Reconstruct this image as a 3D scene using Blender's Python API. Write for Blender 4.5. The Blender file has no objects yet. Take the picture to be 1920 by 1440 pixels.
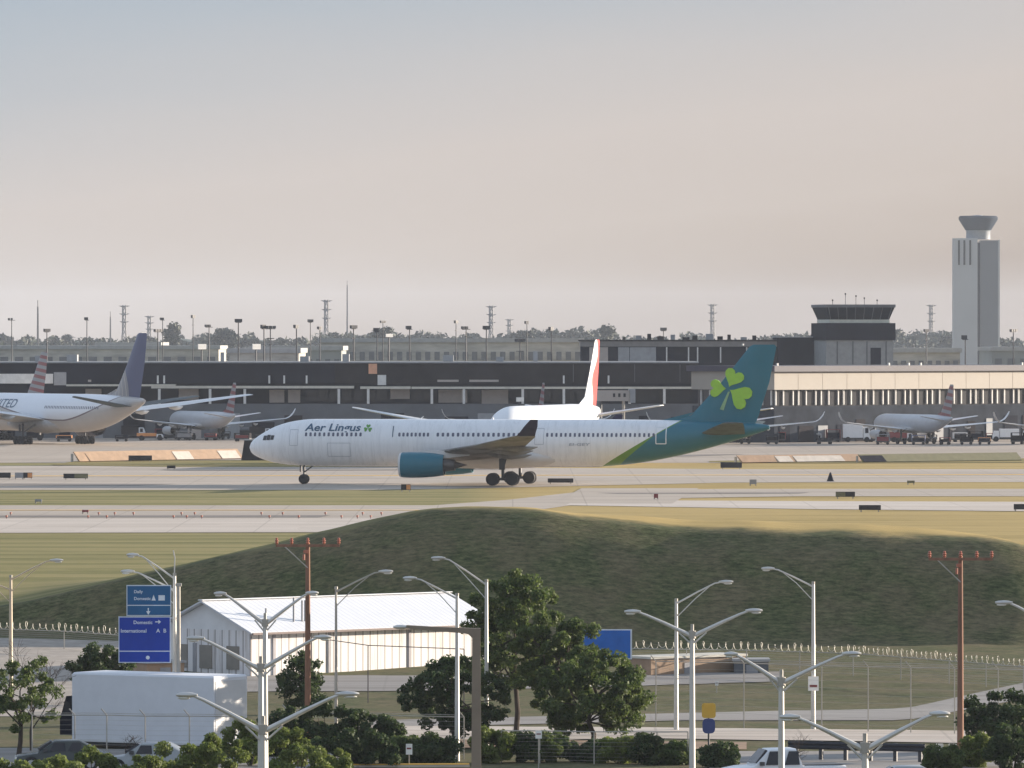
import bpy, bmesh, math, random
import numpy as np
from mathutils import Vector, Matrix
random.seed(7); rng = np.random.default_rng(7)
R = math.radians
sc = bpy.context.scene
col = sc.collection

# ---------------------------------------------------------------- camera, sky, sun, exposure
F, HC, HY = 14000.0, 16.8, 640.0        # focal length in photo pixels, eye height, horizon row
cam_d = bpy.data.cameras.new('camera'); cam = bpy.data.objects.new('camera', cam_d); col.objects.link(cam)
cam.location = (0, 0, HC)
cam.rotation_euler = (R(90) - math.atan(80 / F), 0, 0)
cam_d.sensor_width = 36; cam_d.lens = 36 * F / 1920; cam_d.clip_start = 1; cam_d.clip_end = 40000
sc.camera = cam
SUN_PHI, SUN_EL = 27.0, 9.0             # degrees behind due right, elevation
sd = Vector((math.cos(R(SUN_PHI)) * math.cos(R(SUN_EL)), math.sin(R(SUN_PHI)) * math.cos(R(SUN_EL)), math.sin(R(SUN_EL))))
sun_d = bpy.data.lights.new('sun', 'SUN'); sun_d.energy = 5.0; sun_d.angle = R(0.5); sun_d.color = (1.0, 0.86, 0.70)
sun = bpy.data.objects.new('sun', sun_d); col.objects.link(sun); sun.location = (200, 400, 300)
sun.rotation_euler = sd.to_track_quat('Z', 'Y').to_euler()
sc.view_settings.view_transform = 'Standard'; sc.view_settings.look = 'None'
sc.view_settings.exposure = 1.3; sc.view_settings.gamma = 1
sc.render.resolution_x = 1024; sc.render.resolution_y = 768

world = bpy.data.worlds.new('World'); sc.world = world; world.use_nodes = True
wt = world.node_tree; wn = wt.nodes; wn.clear()
wo = wn.new('ShaderNodeOutputWorld'); bg = wn.new('ShaderNodeBackground'); bg.inputs['Strength'].default_value = 0.15
sky = wn.new('ShaderNodeTexSky'); sky.sky_type = 'NISHITA'; sky.sun_disc = False
sky.sun_elevation = R(SUN_EL); sky.sun_rotation = R(90 - SUN_PHI); sky.dust_density = 2.0; sky.ozone_density = 2.0
tc = wn.new('ShaderNodeTexCoord'); sep = wn.new('ShaderNodeSeparateXYZ'); wt.links.new(tc.outputs['Generated'], sep.inputs[0])
def wmath(op, a, b, clamp=False):
    n = wn.new('ShaderNodeMath'); n.operation = op; n.use_clamp = clamp
    for i, v in enumerate((a, b)):
        if isinstance(v, (int, float)): n.inputs[i].default_value = v
        else: wt.links.new(v, n.inputs[i])
    return n.outputs[0]
# dusty evening air: beige at the horizon turning grey blue a few degrees up
wob = wn.new('ShaderNodeTexNoise'); wob.inputs['Scale'].default_value = 9.0; wob.inputs['Detail'].default_value = 3
mp = wn.new('ShaderNodeMapping'); mp.inputs['Scale'].default_value = (1, 1, 6); wt.links.new(tc.outputs['Generated'], mp.inputs[0]); wt.links.new(mp.outputs[0], wob.inputs['Vector'])
tt = wmath('ADD', sep.outputs['Z'], wmath('MULTIPLY', sep.outputs['X'], -0.15))
tt = wmath('ADD', tt, wmath('MULTIPLY', wmath('SUBTRACT', wob.outputs[0], 0.5), 0.012))
tt = wmath('MULTIPLY', tt, 1 / 0.15, True)
ramp = wn.new('ShaderNodeValToRGB'); wt.links.new(tt, ramp.inputs[0])
K = 0.93 / (0.15 * 2 ** 1.3)
def lin(c): return tuple(((v / 255 + 0.055) / 1.055) ** 2.4 if v > 10 else v / 255 / 12.92 for v in c)
def kc(c): return tuple(v * K * 0.145 for v in lin(c)) + (1,)
SKYC = [(0.0, (176, 157, 139)), (0.04, (192, 176, 161)), (0.09, (206, 193, 182)), (0.18, (212, 202, 195)), (0.25, (203, 200, 199)), (0.32, (187, 194, 201)), (0.40, (174, 188, 201)), (1.0, (200, 216, 238))]  # last stop brightened above the view as added fill for shaded sides
els = ramp.color_ramp.elements
els[0].position, els[0].color = SKYC[0][0], kc(SKYC[0][1]); els[1].position, els[1].color = SKYC[-1][0], kc(SKYC[-1][1])
for p, c in SKYC[1:-1]:
    e = els.new(p); e.color = kc(c)
mul = wn.new('ShaderNodeVectorMath'); mul.operation = 'SCALE'; mul.inputs['Scale'].default_value = 1 / 0.145
wt.links.new(ramp.outputs[0], mul.inputs[0])
fac = wmath('SUBTRACT', 1.0, wmath('MULTIPLY', wmath('SUBTRACT', sep.outputs['Z'], 0.60), 1.6, True))
mx = wn.new('ShaderNodeMix'); mx.data_type = 'RGBA'; wt.links.new(fac, mx.inputs['Factor'])
wt.links.new(sky.outputs[0], mx.inputs['A']); wt.links.new(mul.outputs[0], mx.inputs['B'])
wt.links.new(mx.outputs['Result'], bg.inputs['Color']); wt.links.new(bg.outputs[0], wo.inputs[0])

# ---------------------------------------------------------------- helpers
def at(px, py, Y): return Vector(((px - 960) / F * Y, Y, HC - (py - HY) / F * Y))
class MB:
    def __init__(s): s.v = []; s.f = []; s.mi = []; s.cur = 0
    def add(s, vs, fs):
        o = len(s.v); s.v += [tuple(v) for v in vs]; s.f += [tuple(i + o for i in f) for f in fs]; s.mi += [s.cur] * len(fs); return s
    def box(s, x0, x1, y0, y1, z0, z1):
        return s.add([(x0,y0,z0),(x1,y0,z0),(x1,y1,z0),(x0,y1,z0),(x0,y0,z1),(x1,y0,z1),(x1,y1,z1),(x0,y1,z1)],
                     [(0,3,2,1),(4,5,6,7),(0,1,5,4),(1,2,6,5),(2,3,7,6),(3,0,4,7)])
    def rings(s, rs, cap=True, close=True):
        n = len(rs[0]); vs = [p for r in rs for p in r]; fs = []
        for i in range(len(rs) - 1):
            for j in range(n if close else n - 1):
                k = (j + 1) % n
                fs.append((i*n + j, i*n + k, (i+1)*n + k, (i+1)*n + j))
        if cap: fs.append(tuple(range(n))[::-1]); fs.append(tuple((len(rs)-1)*n + j for j in range(n)))
        return s.add(vs, fs)
    def tube(s, pts, rad, n=8):
        pts = [Vector(p) for p in pts]
        if not hasattr(rad, '__len__'): rad = [rad] * len(pts)
        rs = []
        for i, p in enumerate(pts):
            d = (pts[min(i+1, len(pts)-1)] - pts[max(i-1, 0)]).normalized()
            a = Vector((0, 0, 1)) if abs(d.z) < 0.9 else Vector((1, 0, 0))
            u = d.cross(a).normalized(); w = d.cross(u)
            rs.append([p + (u * math.cos(t) + w * math.sin(t)) * rad[i] for t in [2*math.pi*k/n for k in range(n)]])
        return s.rings(rs)
    def poly(s, pts, vec):                       # extruded polygon
        n = len(pts); pts = [Vector(p) for p in pts]; vec = Vector(vec)
        fs = [tuple(range(n)), tuple(range(2*n - 1, n - 1, -1))] + [(i, i + n, (i+1) % n + n, (i+1) % n) for i in range(n)]
        return s.add(pts + [p + vec for p in pts], fs)
    def cyl(s, c, r, h, n=20, axis='y'):
        c = Vector(c); d = {'x': Vector((1,0,0)), 'y': Vector((0,1,0)), 'z': Vector((0,0,1))}[axis]
        return s.tube([c - d*h/2, c + d*h/2], r, n)
    def build(s, name, mat, parent=None, smooth=False, loc=None):
        me = bpy.data.meshes.new(name); me.from_pydata(s.v, [], s.f)
        mats = mat if isinstance(mat, (list, tuple)) else [mat]
        for m in mats: me.materials.append(m)
        if len(mats) > 1: me.polygons.foreach_set('material_index', s.mi)
        bm = bmesh.new(); bm.from_mesh(me); bmesh.ops.recalc_face_normals(bm, faces=bm.faces); bm.to_mesh(me); bm.free()
        if smooth:
            me.shade_smooth()
            try: me.set_sharp_from_angle(angle=R(38))
            except Exception: pass
        o = bpy.data.objects.new(name, me); col.objects.link(o)
        if parent: o.parent = parent
        if loc: o.location = loc
        return o
def raw(name, V, Fq, mat, parent=None, smooth=False):   # numpy mesh; Fq (n,k) index array
    me = bpy.data.meshes.new(name); k = Fq.shape[1]
    me.vertices.add(len(V)); me.vertices.foreach_set('co', V.astype(np.float32).ravel())
    me.loops.add(Fq.size); me.loops.foreach_set('vertex_index', Fq.astype(np.int32).ravel())
    me.polygons.add(len(Fq)); me.polygons.foreach_set('loop_start', np.arange(0, Fq.size, k, dtype=np.int32))
    me.polygons.foreach_set('loop_total', np.full(len(Fq), k, dtype=np.int32))
    me.update(calc_edges=True); me.validate()
    if smooth: me.shade_smooth()
    me.materials.append(mat)
    o = bpy.data.objects.new(name, me); col.objects.link(o)
    if parent: o.parent = parent
    return o
def tag(o, label=None, cat=None, group=None, kind=None):
    if label: o['label'] = label
    if cat: o['category'] = cat
    if group: o['group'] = group
    if kind: o['kind'] = kind
    return o
def empty(name, loc=(0,0,0), rz=0, label=None, cat=None, group=None):
    o = bpy.data.objects.new(name, None); col.objects.link(o); o.location = loc; o.rotation_euler = (0, 0, rz); o.empty_display_size = .5
    return tag(o, label, cat, group)
def dup(o, parent=None):
    c = o.copy(); col.objects.link(c); c.parent = parent
    for ch in list(o.children): dup(ch, c)
    return c
ORD = ['first','second','third','fourth','fifth','sixth','seventh','eighth','ninth','tenth','eleventh','twelfth','thirteenth','fourteenth','fifteenth','sixteenth','seventeenth','eighteenth','nineteenth','twentieth',
       'twenty-first','twenty-second','twenty-third','twenty-fourth','twenty-fifth','twenty-sixth','twenty-seventh','twenty-eighth','twenty-ninth','thirtieth']

# ---------------------------------------------------------------- materials
class NT:
    def __init__(s, name):
        s.m = bpy.data.materials.new(name); s.m.use_nodes = True; s.t = s.m.node_tree; s.n = s.t.nodes
        s.b = s.n['Principled BSDF']; s._c = None
    def link(s, a, b): s.t.links.new(a, b)
    def coord(s, kind='Object'):
        n = s.n.new('ShaderNodeTexCoord'); return n.outputs[kind]
    def pos(s): return s.n.new('ShaderNodeNewGeometry').outputs['Position']
    def xyz(s, v): n = s.n.new('ShaderNodeSeparateXYZ'); s.link(v, n.inputs[0]); return n.outputs
    def math(s, op, a, b=0.0, c=None, clamp=False):
        n = s.n.new('ShaderNodeMath'); n.operation = op; n.use_clamp = clamp
        for i, v in enumerate((a, b, c)):
            if v is None: continue
            if isinstance(v, (int, float)): n.inputs[i].default_value = v
            else: s.link(v, n.inputs[i])
        return n.outputs[0]
    def noise(s, vec, scale, detail=4, stretch=None, rough=.6):
        if stretch:
            mpn = s.n.new('ShaderNodeMapping'); mpn.inputs['Scale'].default_value = stretch; s.link(vec, mpn.inputs[0]); vec = mpn.outputs[0]
        n = s.n.new('ShaderNodeTexNoise'); n.inputs['Scale'].default_value = scale; n.inputs['Detail'].default_value = detail; n.inputs['Roughness'].default_value = rough
        s.link(vec, n.inputs['Vector']); return n.outputs[0]
    def ramp(s, f, stops):
        n = s.n.new('ShaderNodeValToRGB'); s.link(f, n.inputs[0]); e = n.color_ramp.elements
        e[0].position, e[0].color = stops[0][0], tuple(stops[0][1]) + (1,); e[1].position, e[1].color = stops[-1][0], tuple(stops[-1][1]) + (1,)
        for p, c in stops[1:-1]: x = e.new(p); x.color = tuple(c) + (1,)
        return n.outputs[0]
    def mix(s, f, a, b, mode='MIX'):
        n = s.n.new('ShaderNodeMix'); n.data_type = 'RGBA'; n.blend_type = mode
        if isinstance(f, (int, float)): n.inputs['Factor'].default_value = f
        else: s.link(f, n.inputs['Factor'])
        for k, v in (('A', a), ('B', b)):
            if isinstance(v, tuple): n.inputs[k].default_value = v + (1,)
            else: s.link(v, n.inputs[k])
        return n.outputs['Result']
    def bump(s, h, strength=.3, dist=.1):
        n = s.n.new('ShaderNodeBump'); n.inputs['Strength'].default_value = strength; n.inputs['Distance'].default_value = dist
        s.link(h, n.inputs['Height']); s.link(n.outputs[0], s.b.inputs['Normal'])
    def color(s, c):
        if isinstance(c, tuple): s.b.inputs['Base Color'].default_value = c + (1,)
        else: s.link(c, s.b.inputs['Base Color'])
    def fin(s, rough=.7, metal=0, spec=.5):
        s.b.inputs['Roughness'].default_value = rough; s.b.inputs['Metallic'].default_value = metal
        s.b.inputs['Specular IOR Level'].default_value = spec; return s.m
_mc = {}
def M(name, c, rough=.7, metal=0, var=.12, scale=1.2, spec=.4, stretch=None, dirt=None):
    if name in _mc: return _mc[name]
    t = NT(name); v = t.coord('Object'); n1 = t.noise(v, scale, 5, stretch)
    hi = tuple(min(1, x * (1 + var)) for x in c); lo = tuple(x * (1 - var) for x in c)
    cc = t.ramp(n1, [(.3, lo), (.7, hi)])
    if dirt: cc = t.mix(t.ramp(t.noise(v, scale * .6, 6, (1, 1, .25)), [(.48, (0,0,0)), (.72, (1,1,1))]), cc, dirt)
    t.color(cc); _mc[name] = t.fin(rough, metal, spec); return _mc[name]

def grass_mat(name, greens, dry, bandamp=.0, dryb=.5):
    t = NT(name); p = t.pos()
    a = t.noise(p, .09, 5, (.22, 1, 1)); b = t.noise(p, 1.1, 6, (.5, .7, 1), .75); c = t.noise(p, .4, 5, (.12, 1, 1))
    g = t.ramp(b, [(.28, greens[0]), (.52, greens[1]), (.75, greens[2])])
    f = t.math('ADD', t.math('MULTIPLY', a, .9), t.math('MULTIPLY', c, .6))
    if bandamp:
        y = t.xyz(p)[1]
        s_ = t.math('SINE', t.math('ADD', t.math('MULTIPLY', y, 2*math.pi/11.5), t.math('MULTIPLY', a, 9.0)))
        f = t.math('ADD', f, t.math('MULTIPLY', s_, bandamp))
    f = t.ramp(f, [(dryb, (0,0,0)), (dryb + .38, (1,1,1))])
    d = t.mix(b, dry[0], dry[1])
    t.color(t.mix(f, g, d)); t.bump(b, .5, .12); return t.fin(.95, 0, .15)
m_grass = grass_mat('airfield grass', [(.060,.072,.018), (.105,.115,.030), (.16,.16,.045)], ((.22,.17,.055), (.36,.27,.10)), .10, .50)
m_berm = grass_mat('mound grass', [(.050,.060,.022), (.085,.090,.034), (.13,.125,.05)], ((.13,.11,.045), (.20,.165,.075)), 0, .56)
m_gold = grass_mat('dry verge grass', [(.10,.10,.03), (.17,.15,.05), (.22,.19,.06)], ((.30,.22,.07), (.42,.31,.12)), 0, .40)
def ground_mat():
    t = NT('grass of airfield, mound and verges'); p = t.pos(); X_, Y_, Z_ = t.xyz(p)
    a = t.noise(p, .09, 5, (.22, 1, 1)); b = t.noise(p, 1.1, 6, (.5, .7, 1), .75); c = t.noise(p, .4, 5, (.12, 1, 1)); d = t.noise(p, .25, 4); e = t.noise(p, 4.0, 5, (.35, 1, 1), .8)
    mow = t.math('SINE', t.math('ADD', t.math('MULTIPLY', Y_, 2*math.pi/11.5), t.math('MULTIPLY', a, 9.0)))
    f = t.math('ADD', t.math('ADD', t.math('MULTIPLY', a, .9), t.math('MULTIPLY', c, .6)), t.math('MULTIPLY', mow, .10)); f = t.math('MULTIPLY', t.math('SUBTRACT', f, .48), 2.6, clamp=True)
    left = t.mix(f, t.ramp(b, [(.28, (.075,.085,.022)), (.52, (.125,.13,.036)), (.75, (.18,.17,.05))]), t.mix(b, (.21,.185,.07), (.33,.275,.12)))
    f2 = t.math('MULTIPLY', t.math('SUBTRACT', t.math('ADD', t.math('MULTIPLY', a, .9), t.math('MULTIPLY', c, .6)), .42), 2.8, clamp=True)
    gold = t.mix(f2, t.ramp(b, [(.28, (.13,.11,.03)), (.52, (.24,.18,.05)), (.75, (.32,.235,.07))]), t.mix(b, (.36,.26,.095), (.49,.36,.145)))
    f3 = t.math('MULTIPLY', t.math('SUBTRACT', t.math('ADD', t.math('MULTIPLY', d, .9), t.math('MULTIPLY', b, .35)), .50), 4.0, clamp=True)
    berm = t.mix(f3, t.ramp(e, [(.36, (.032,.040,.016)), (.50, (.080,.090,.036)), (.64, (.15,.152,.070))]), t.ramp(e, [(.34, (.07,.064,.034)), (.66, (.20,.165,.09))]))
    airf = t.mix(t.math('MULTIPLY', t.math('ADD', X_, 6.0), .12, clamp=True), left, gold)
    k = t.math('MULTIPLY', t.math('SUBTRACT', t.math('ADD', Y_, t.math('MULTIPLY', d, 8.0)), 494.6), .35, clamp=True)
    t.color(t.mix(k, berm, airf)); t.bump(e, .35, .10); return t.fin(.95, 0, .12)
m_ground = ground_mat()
def pave(name, c1, c2, joint=.12):
    t = NT(name); p = t.pos(); a = t.noise(p, .05, 5, (.12, 1, 1)); b = t.noise(p, 1.5, 6, (.1, 1, 1)); s3 = t.noise(p, .5, 6, (.03, 1, 1))
    x = t.math('ADD', t.math('MULTIPLY', a, .6), t.math('MULTIPLY', s3, .4)); cc = t.ramp(x, [(.36, c1), (.62, c2)])
    cc = t.mix(t.ramp(b, [(.45, (0,0,0)), (.75, (.45,.45,.45))]), cc, tuple(v * .55 for v in c1)); w_ = t.noise(p, .35, 6, (.035, 1, 1), .7); cc = t.mix(t.ramp(w_, [(.50, (0,0,0)), (.66, (.55,.55,.55))]), cc, (c1[0]*.62, c1[1]*.55, c1[2]*.5))
    br = t.n.new('ShaderNodeTexVoronoi'); br.feature = 'F1'; br.distance = 'CHEBYCHEV'; br.inputs['Scale'].default_value = .09; t.link(p, br.inputs['Vector']); v1 = t.xyz(br.outputs['Color'])[0]; cc = t.mix(t.math('MULTIPLY', v1, .22), cc, tuple(v * .62 for v in c1))
    o = t.xyz(p)
    for k in (0, 1):
        fr = t.math('FRACT', t.math('DIVIDE', o[k], 7.6)); ln = t.math('LESS_THAN', fr, .02 if k == 0 else .035)
        cc = t.mix(t.math('MULTIPLY', ln, joint * 3), cc, tuple(v * .5 for v in c1))
    t.color(cc); return t.fin(.9, 0, .25)
m_conc = pave('taxiway concrete', (.38,.325,.27), (.53,.46,.385))
m_conc2 = pave('pale runway concrete', (.50,.435,.37), (.64,.57,.50))
m_apron = pave('apron concrete', (.36,.30,.245), (.49,.42,.345))
m_asph = pave('asphalt shoulder', (.19,.17,.155), (.27,.245,.22))
m_road = pave('service road', (.24,.225,.21), (.34,.32,.30), .05)
m_gravel = M('gravel lot', (.33,.29,.25), .95, var=.25, scale=.8)
m_yellow = M('yellow paint', (.72,.42,.06), .6)
m_white = M('white painted metal', (.78,.78,.78), .4, var=.05)
m_fus = M('white aircraft paint', (.80,.81,.82), .28, var=.03)
m_galv = M('galvanised steel', (.62,.60,.56), .45, .35, var=.10)
m_galvd = M('weathered grey pole', (.42,.39,.34), .6, .1, var=.15)
m_brownp = M('bronze painted steel', (.25,.20,.15), .5, var=.1)
m_wood = M('weathered red brown timber pole', (.24,.125,.08), .85, var=.3, scale=2, stretch=(1,1,.1))
m_dark = M('dark glass and frame', (.018,.019,.026), .25, var=.3, scale=.15)
m_black = M('black rubber', (.012,.012,.013), .7)
m_tyre = M('tyre rubber', (.018,.018,.02), .75)
m_hub = M('wheel hub metal', (.45,.45,.45), .4, .5)
m_insul = M('terracotta insulator', (.45,.16,.10), .35)
m_lamp = M('lamp lens glass', (.80,.80,.76), .25)
m_cyl = M('dark steel', (.07,.07,.075), .5, .3)

# ---------------------------------------------------------------- terrain
RX = [-120, -60, -45, -33.6, -25.5, -18.4, -10.9, -7, -3.15, 1.4, 4.9, 10.15, 18.9, 29.6, 33.2, 34.8, 41, 50, 200]
RZ = [-1.2, -1.0, -.9, -.7, 1.2, 2.8, 4.62, 5.55, 5.95, 5.8, 5.3, 4.55, 4.28, 3.9, 3.75, 3.1, 0.8, 0, 0]
RXs = np.array(RX, float); RZs = np.array(RZ, float)
def smooth(t): t = np.clip(t, 0, 1); return t * t * (3 - 2 * t)
def hfun(X, Y):
    X = np.asarray(X, float); Y = np.asarray(Y, float)
    zr = (np.interp(X - 1.5, RXs, RZs) + np.interp(X, RXs, RZs) * 2 + np.interp(X + 1.5, RXs, RZs)) / 4
    zr = zr + .03 * np.sin(X * .9) * (zr > 2)
    zf = np.interp(X, [-34, -10, 20], [-1.7, -2.7, -2.7])
    run = np.maximum((zr - zf) * 1.5, 1.5)
    t = (490 - Y) / run
    face = zr + (zf - zr) * np.clip(t + .04 * np.sin(np.clip(t, 0, 1) * math.pi * 2) * -1, 0, 1)
    below = zf + (-4 - zf) * np.clip(((490 - run) - Y) / np.maximum((490 - run) - 425, 1), 0, 1)
    front = np.where(t <= 1, face, below)
    w = smooth((t + .10) / .22); front = zr + (front - zr) * np.where(t < .12, w, 1) if False else front
    hump = smooth((X - 2) / 9) * (1 - smooth((X - 26) / 8))
    back = zr * (1 - smooth((Y - 494) / 42)) + hump * .60 * smooth((Y - 489) / 11) * (1 - smooth((Y - 502) / 34))
    und = .035*np.sin(X*.55 + Y*.21) * np.sin(X*.23 - Y*.37 + 1) + .02*np.sin(X*1.3 + Y*.9) * np.sin(Y*.6 - X*.4)
    wu = smooth((zr - .5) / 2) * np.clip((Y - 470)/8, 0, 1) * (1 - smooth((Y - 496)/10)); und = und * wu
    rnd = -.20 * np.exp(-((Y - 489.5)/1.6)**2) * smooth((zr - 1)/3)
    front = front + und + rnd; back = back + und + rnd
    return np.where(Y >= 490, back, front)
def hz(x, y): return float(hfun(x, y))
def G(px, py, ymin=215.0):                       # where the sight line through a photo point meets the ground
    a = (px - 960) / F; b = (py - HY) / F
    Ys = np.arange(ymin, 900, .5); z = HC - b * Ys; h = hfun(a * Ys, Ys)
    k = np.nonzero(z <= h)[0]
    if len(k): Y = Ys[k[0]]
    else: Y = HC / b
    return Vector((a * Y, Y, hz(a * Y, Y)))
xs = np.unique(np.concatenate([-np.geomspace(60, 4000, 22), np.arange(-60, 60.1, .75), np.geomspace(60, 4000, 22)]))
ys = np.unique(np.concatenate([np.linspace(-60, 240, 5), np.arange(240, 425, 6), np.arange(425, 494, .6), np.arange(494, 540, 2.5), np.geomspace(540, 12000, 30)]))
XX, YY = np.meshgrid(xs, ys); ZZ = hfun(XX, YY)
V = np.stack([XX.ravel(), YY.ravel(), ZZ.ravel()], 1); nx = len(xs); ny = len(ys)
ii, jj = np.meshgrid(np.arange(nx - 1), np.arange(ny - 1)); a0 = (jj * nx + ii).ravel()
Q = np.stack([a0, a0 + 1, a0 + nx + 1, a0 + nx], 1)
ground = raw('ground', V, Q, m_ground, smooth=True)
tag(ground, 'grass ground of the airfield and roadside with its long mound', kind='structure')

def sheet(name, top, bot, mat, label, lift=.03, n=24, m=6, flat=False):
    """pavement between two edge lines given as [(px,py)...]; follows the ground"""
    tp = np.array(top, float); bt = np.array(bot, float); vs = []; 
    for i in range(n + 1):
        u = i / n
        x1 = tp[0, 0] + (tp[-1, 0] - tp[0, 0]) * u; y1 = np.interp(x1, tp[:, 0], tp[:, 1])
        x2 = bt[0, 0] + (bt[-1, 0] - bt[0, 0]) * u; y2 = np.interp(x2, bt[:, 0], bt[:, 1])
        if flat:
            A = Vector(((x1-960)/F*HC*F/(y1-HY), HC*F/(y1-HY), 0)); B = Vector(((x2-960)/F*HC*F/(y2-HY), HC*F/(y2-HY), 0))
        else: A = G(x1, y1); B = G(x2, y2)
        for j in range(m + 1):
            p = A.lerp(B, j / m); z = 0 if flat else hz(p.x, p.y)
            vs.append((p.x, p.y, z + lift))
    q = MB(); q.add(vs, [(i*(m+1)+j, i*(m+1)+j+1, (i+1)*(m+1)+j+1, (i+1)*(m+1)+j) for i in range(n) for j in range(m)])
    o = q.build(name, mat); me = o.data
    if me.polygons[0].normal.z < 0: me.flip_normals()
    return tag(o, label, kind='structure')
L0, L1 = -700, 2600
sheet('apron', [(L0, 770), (L1, 770)], [(L0, 868), (L1, 868)], m_apron, 'pale concrete apron in front of the terminals', .02, flat=True, m=1)
sheet('taxiway', [(L0, 873), (560, 874), (1380, 880), (L1, 880)], [(L0, 919), (740, 919), (1380, 905), (L1, 903)], m_conc, 'concrete taxiway under the white and teal airliner', .03, flat=True, m=1)
sheet('taxiway', [(L0, 948), (860, 948), (1100, 921), (1300, 917), (L1, 917)], [(L0, 973), (900, 973), (1150, 936), (1500, 931), (L1, 931)], m_conc, 'middle taxiway behind the grass strip', .034, flat=True, m=1)
sheet('runway', [(L0, 972), (1000, 972)], [(L0, 1001), (1000, 998)], m_conc2, 'bright concrete runway strip left of the mound', .038, flat=True, m=1)
sheet('taxiway', [(1080, 938), (1500, 940), (L1, 944)], [(1060, 948), (1500, 955), (L1, 966)], m_conc2, 'near taxiway on the right behind the golden verge', .038, flat=True, m=1)
sheet('taxi_link', [(1090, 916), (1310, 916)], [(1040, 944), (1260, 945)], m_conc, 'slanting concrete link between two taxiways', .046, flat=True, m=1, n=4)
sheet('asphalt_patch', [(L0, 905), (330, 908)], [(L0, 911), (260, 911)], m_asph, 'dark asphalt shoulder on the left of the taxiway', .05, flat=True, m=1, n=4)
sheet('shoulder', [(L0, 968), (620, 967)], [(L0, 971), (600, 971)], m_asph, 'thin dark shoulder line beside the bright runway', .052, flat=True, m=1, n=4)
sheet('grass_island', [(98, 872), (150, 864), (1130, 862)], [(98, 873), (300, 876), (1130, 876)], m_grass, 'thin olive grass island beyond the taxiway', .06, flat=True, m=1)
sheet('grass_island', [(1330, 865), (1500, 862), (1920, 860), (L1, 860)], [(1330, 867), (1500, 869), (1920, 868), (L1, 868)], m_grass, 'grass island on the right in front of the barrier', .06, flat=True, m=1)
# foreground paving on the lower ground
sheet('taxiway_marking', [(L0, 893.5), (L1, 889)], [(L0, 894.6), (L1, 890.1)], m_yellow, 'faded yellow centre line of the taxiway', .05, flat=True, m=1)
sheet('taxiway_marking', [(L0, 957), (1000, 957)], [(L0, 957.9), (1000, 957.9)], m_yellow, 'faded yellow line on the middle taxiway at the left', .06, flat=True, m=1)
sheet('asphalt_patch', [(1120, 925), (1520, 924)], [(1160, 927), (1500, 926)], m_asph, 'thin dark patched strip on the middle taxiway', .06, flat=True, m=1, n=6)
sheet('asphalt_patch', [(300, 882), (900, 880)], [(340, 883.5), (960, 881.5)], m_asph, 'dark seam strip along the far taxiway edge', .06, flat=True, m=1, n=6)
sheet('asphalt_patch', [(900, 858), (1400, 852)], [(980, 861), (1300, 856)], m_asph, 'dark patched band on the apron', .06, flat=True, m=1, n=6)
sheet('gravel_lot', [(-60, 1196), (330, 1206)], [(-60, 1345), (330, 1345)], m_gravel, 'pale gravel lot behind the bare tree on the left', .03, m=14)
sheet('service_road', [(200, 1268), (900, 1268), (1470, 1261)], [(200, 1300), (900, 1296), (1470, 1279)], m_road, 'pale service road in front of the white shed', .04, m=6)
sheet('service_road', [(700, 1352), (1300, 1338), (1700, 1330), (1920, 1282), (2000, 1262)], [(700, 1366), (1300, 1352), (1700, 1352), (1920, 1312), (2000, 1296)], m_road, 'curving service road beyond the right hand fence', .04, m=6, n=36)
sheet('road', [(650, 1362), (1200, 1366), (2000, 1374)], [(650, 1400), (1200, 1386), (2000, 1398)], m_conc2, 'light concrete road strip behind the hedge', .05, m=5)
sheet('parking_lot', [(-100, 1404), (640, 1410)], [(-100, 1640), (640, 1640)], m_road, 'grey parking area at the lower left', .05, m=12, n=30)
sheet('parking_lot', [(1330, 1411), (2020, 1410)], [(1330, 1640), (2020, 1640)], m_road, 'grey parking area at the lower right', .05, m=12, n=30)
sheet('dirt_verge', [(760, 1388), (1400, 1394)], [(760, 1404), (1400, 1408)], M('reddish soil', (.26,.17,.11), .95, var=.3), 'reddish bare soil verge by the hedge', .06, m=3)

# ---------------------------------------------------------------- airliners
def catmull(tab, n):
    tab = [tuple(map(float, r)) for r in tab]; out = []
    for i in range(len(tab) - 1):
        p0 = tab[max(i-1, 0)]; p1 = tab[i]; p2 = tab[i+1]; p3 = tab[min(i+2, len(tab)-1)]
        for k in range(n):
            t = k / n; row = [p1[0] + (p2[0] - p1[0]) * t]
            for c in range(1, len(p1)):
                h = p2[0] - p1[0]
                m1 = (p2[c]-p0[c]) / max(p2[0]-p0[0], 1e-6) * h; m2 = (p3[c]-p1[c]) / max(p3[0]-p1[0], 1e-6) * h
                row.append((2*t**3-3*t*t+1)*p1[c] + (t**3-2*t*t+t)*m1 + (-2*t**3+3*t*t)*p2[c] + (t**3-t*t)*m2)
            out.append(tuple(row))
    out.append(tab[-1]); return out
AF = [(0, 0), (.02, .32), (.08, .62), (.2, .92), (.38, 1.0), (.6, .78), (.82, .38), (1, .03), (1, -.03), (.82, -.22), (.6, -.5), (.38, -.75), (.2, -.72), (.08, -.5), (.02, -.28)]
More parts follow.
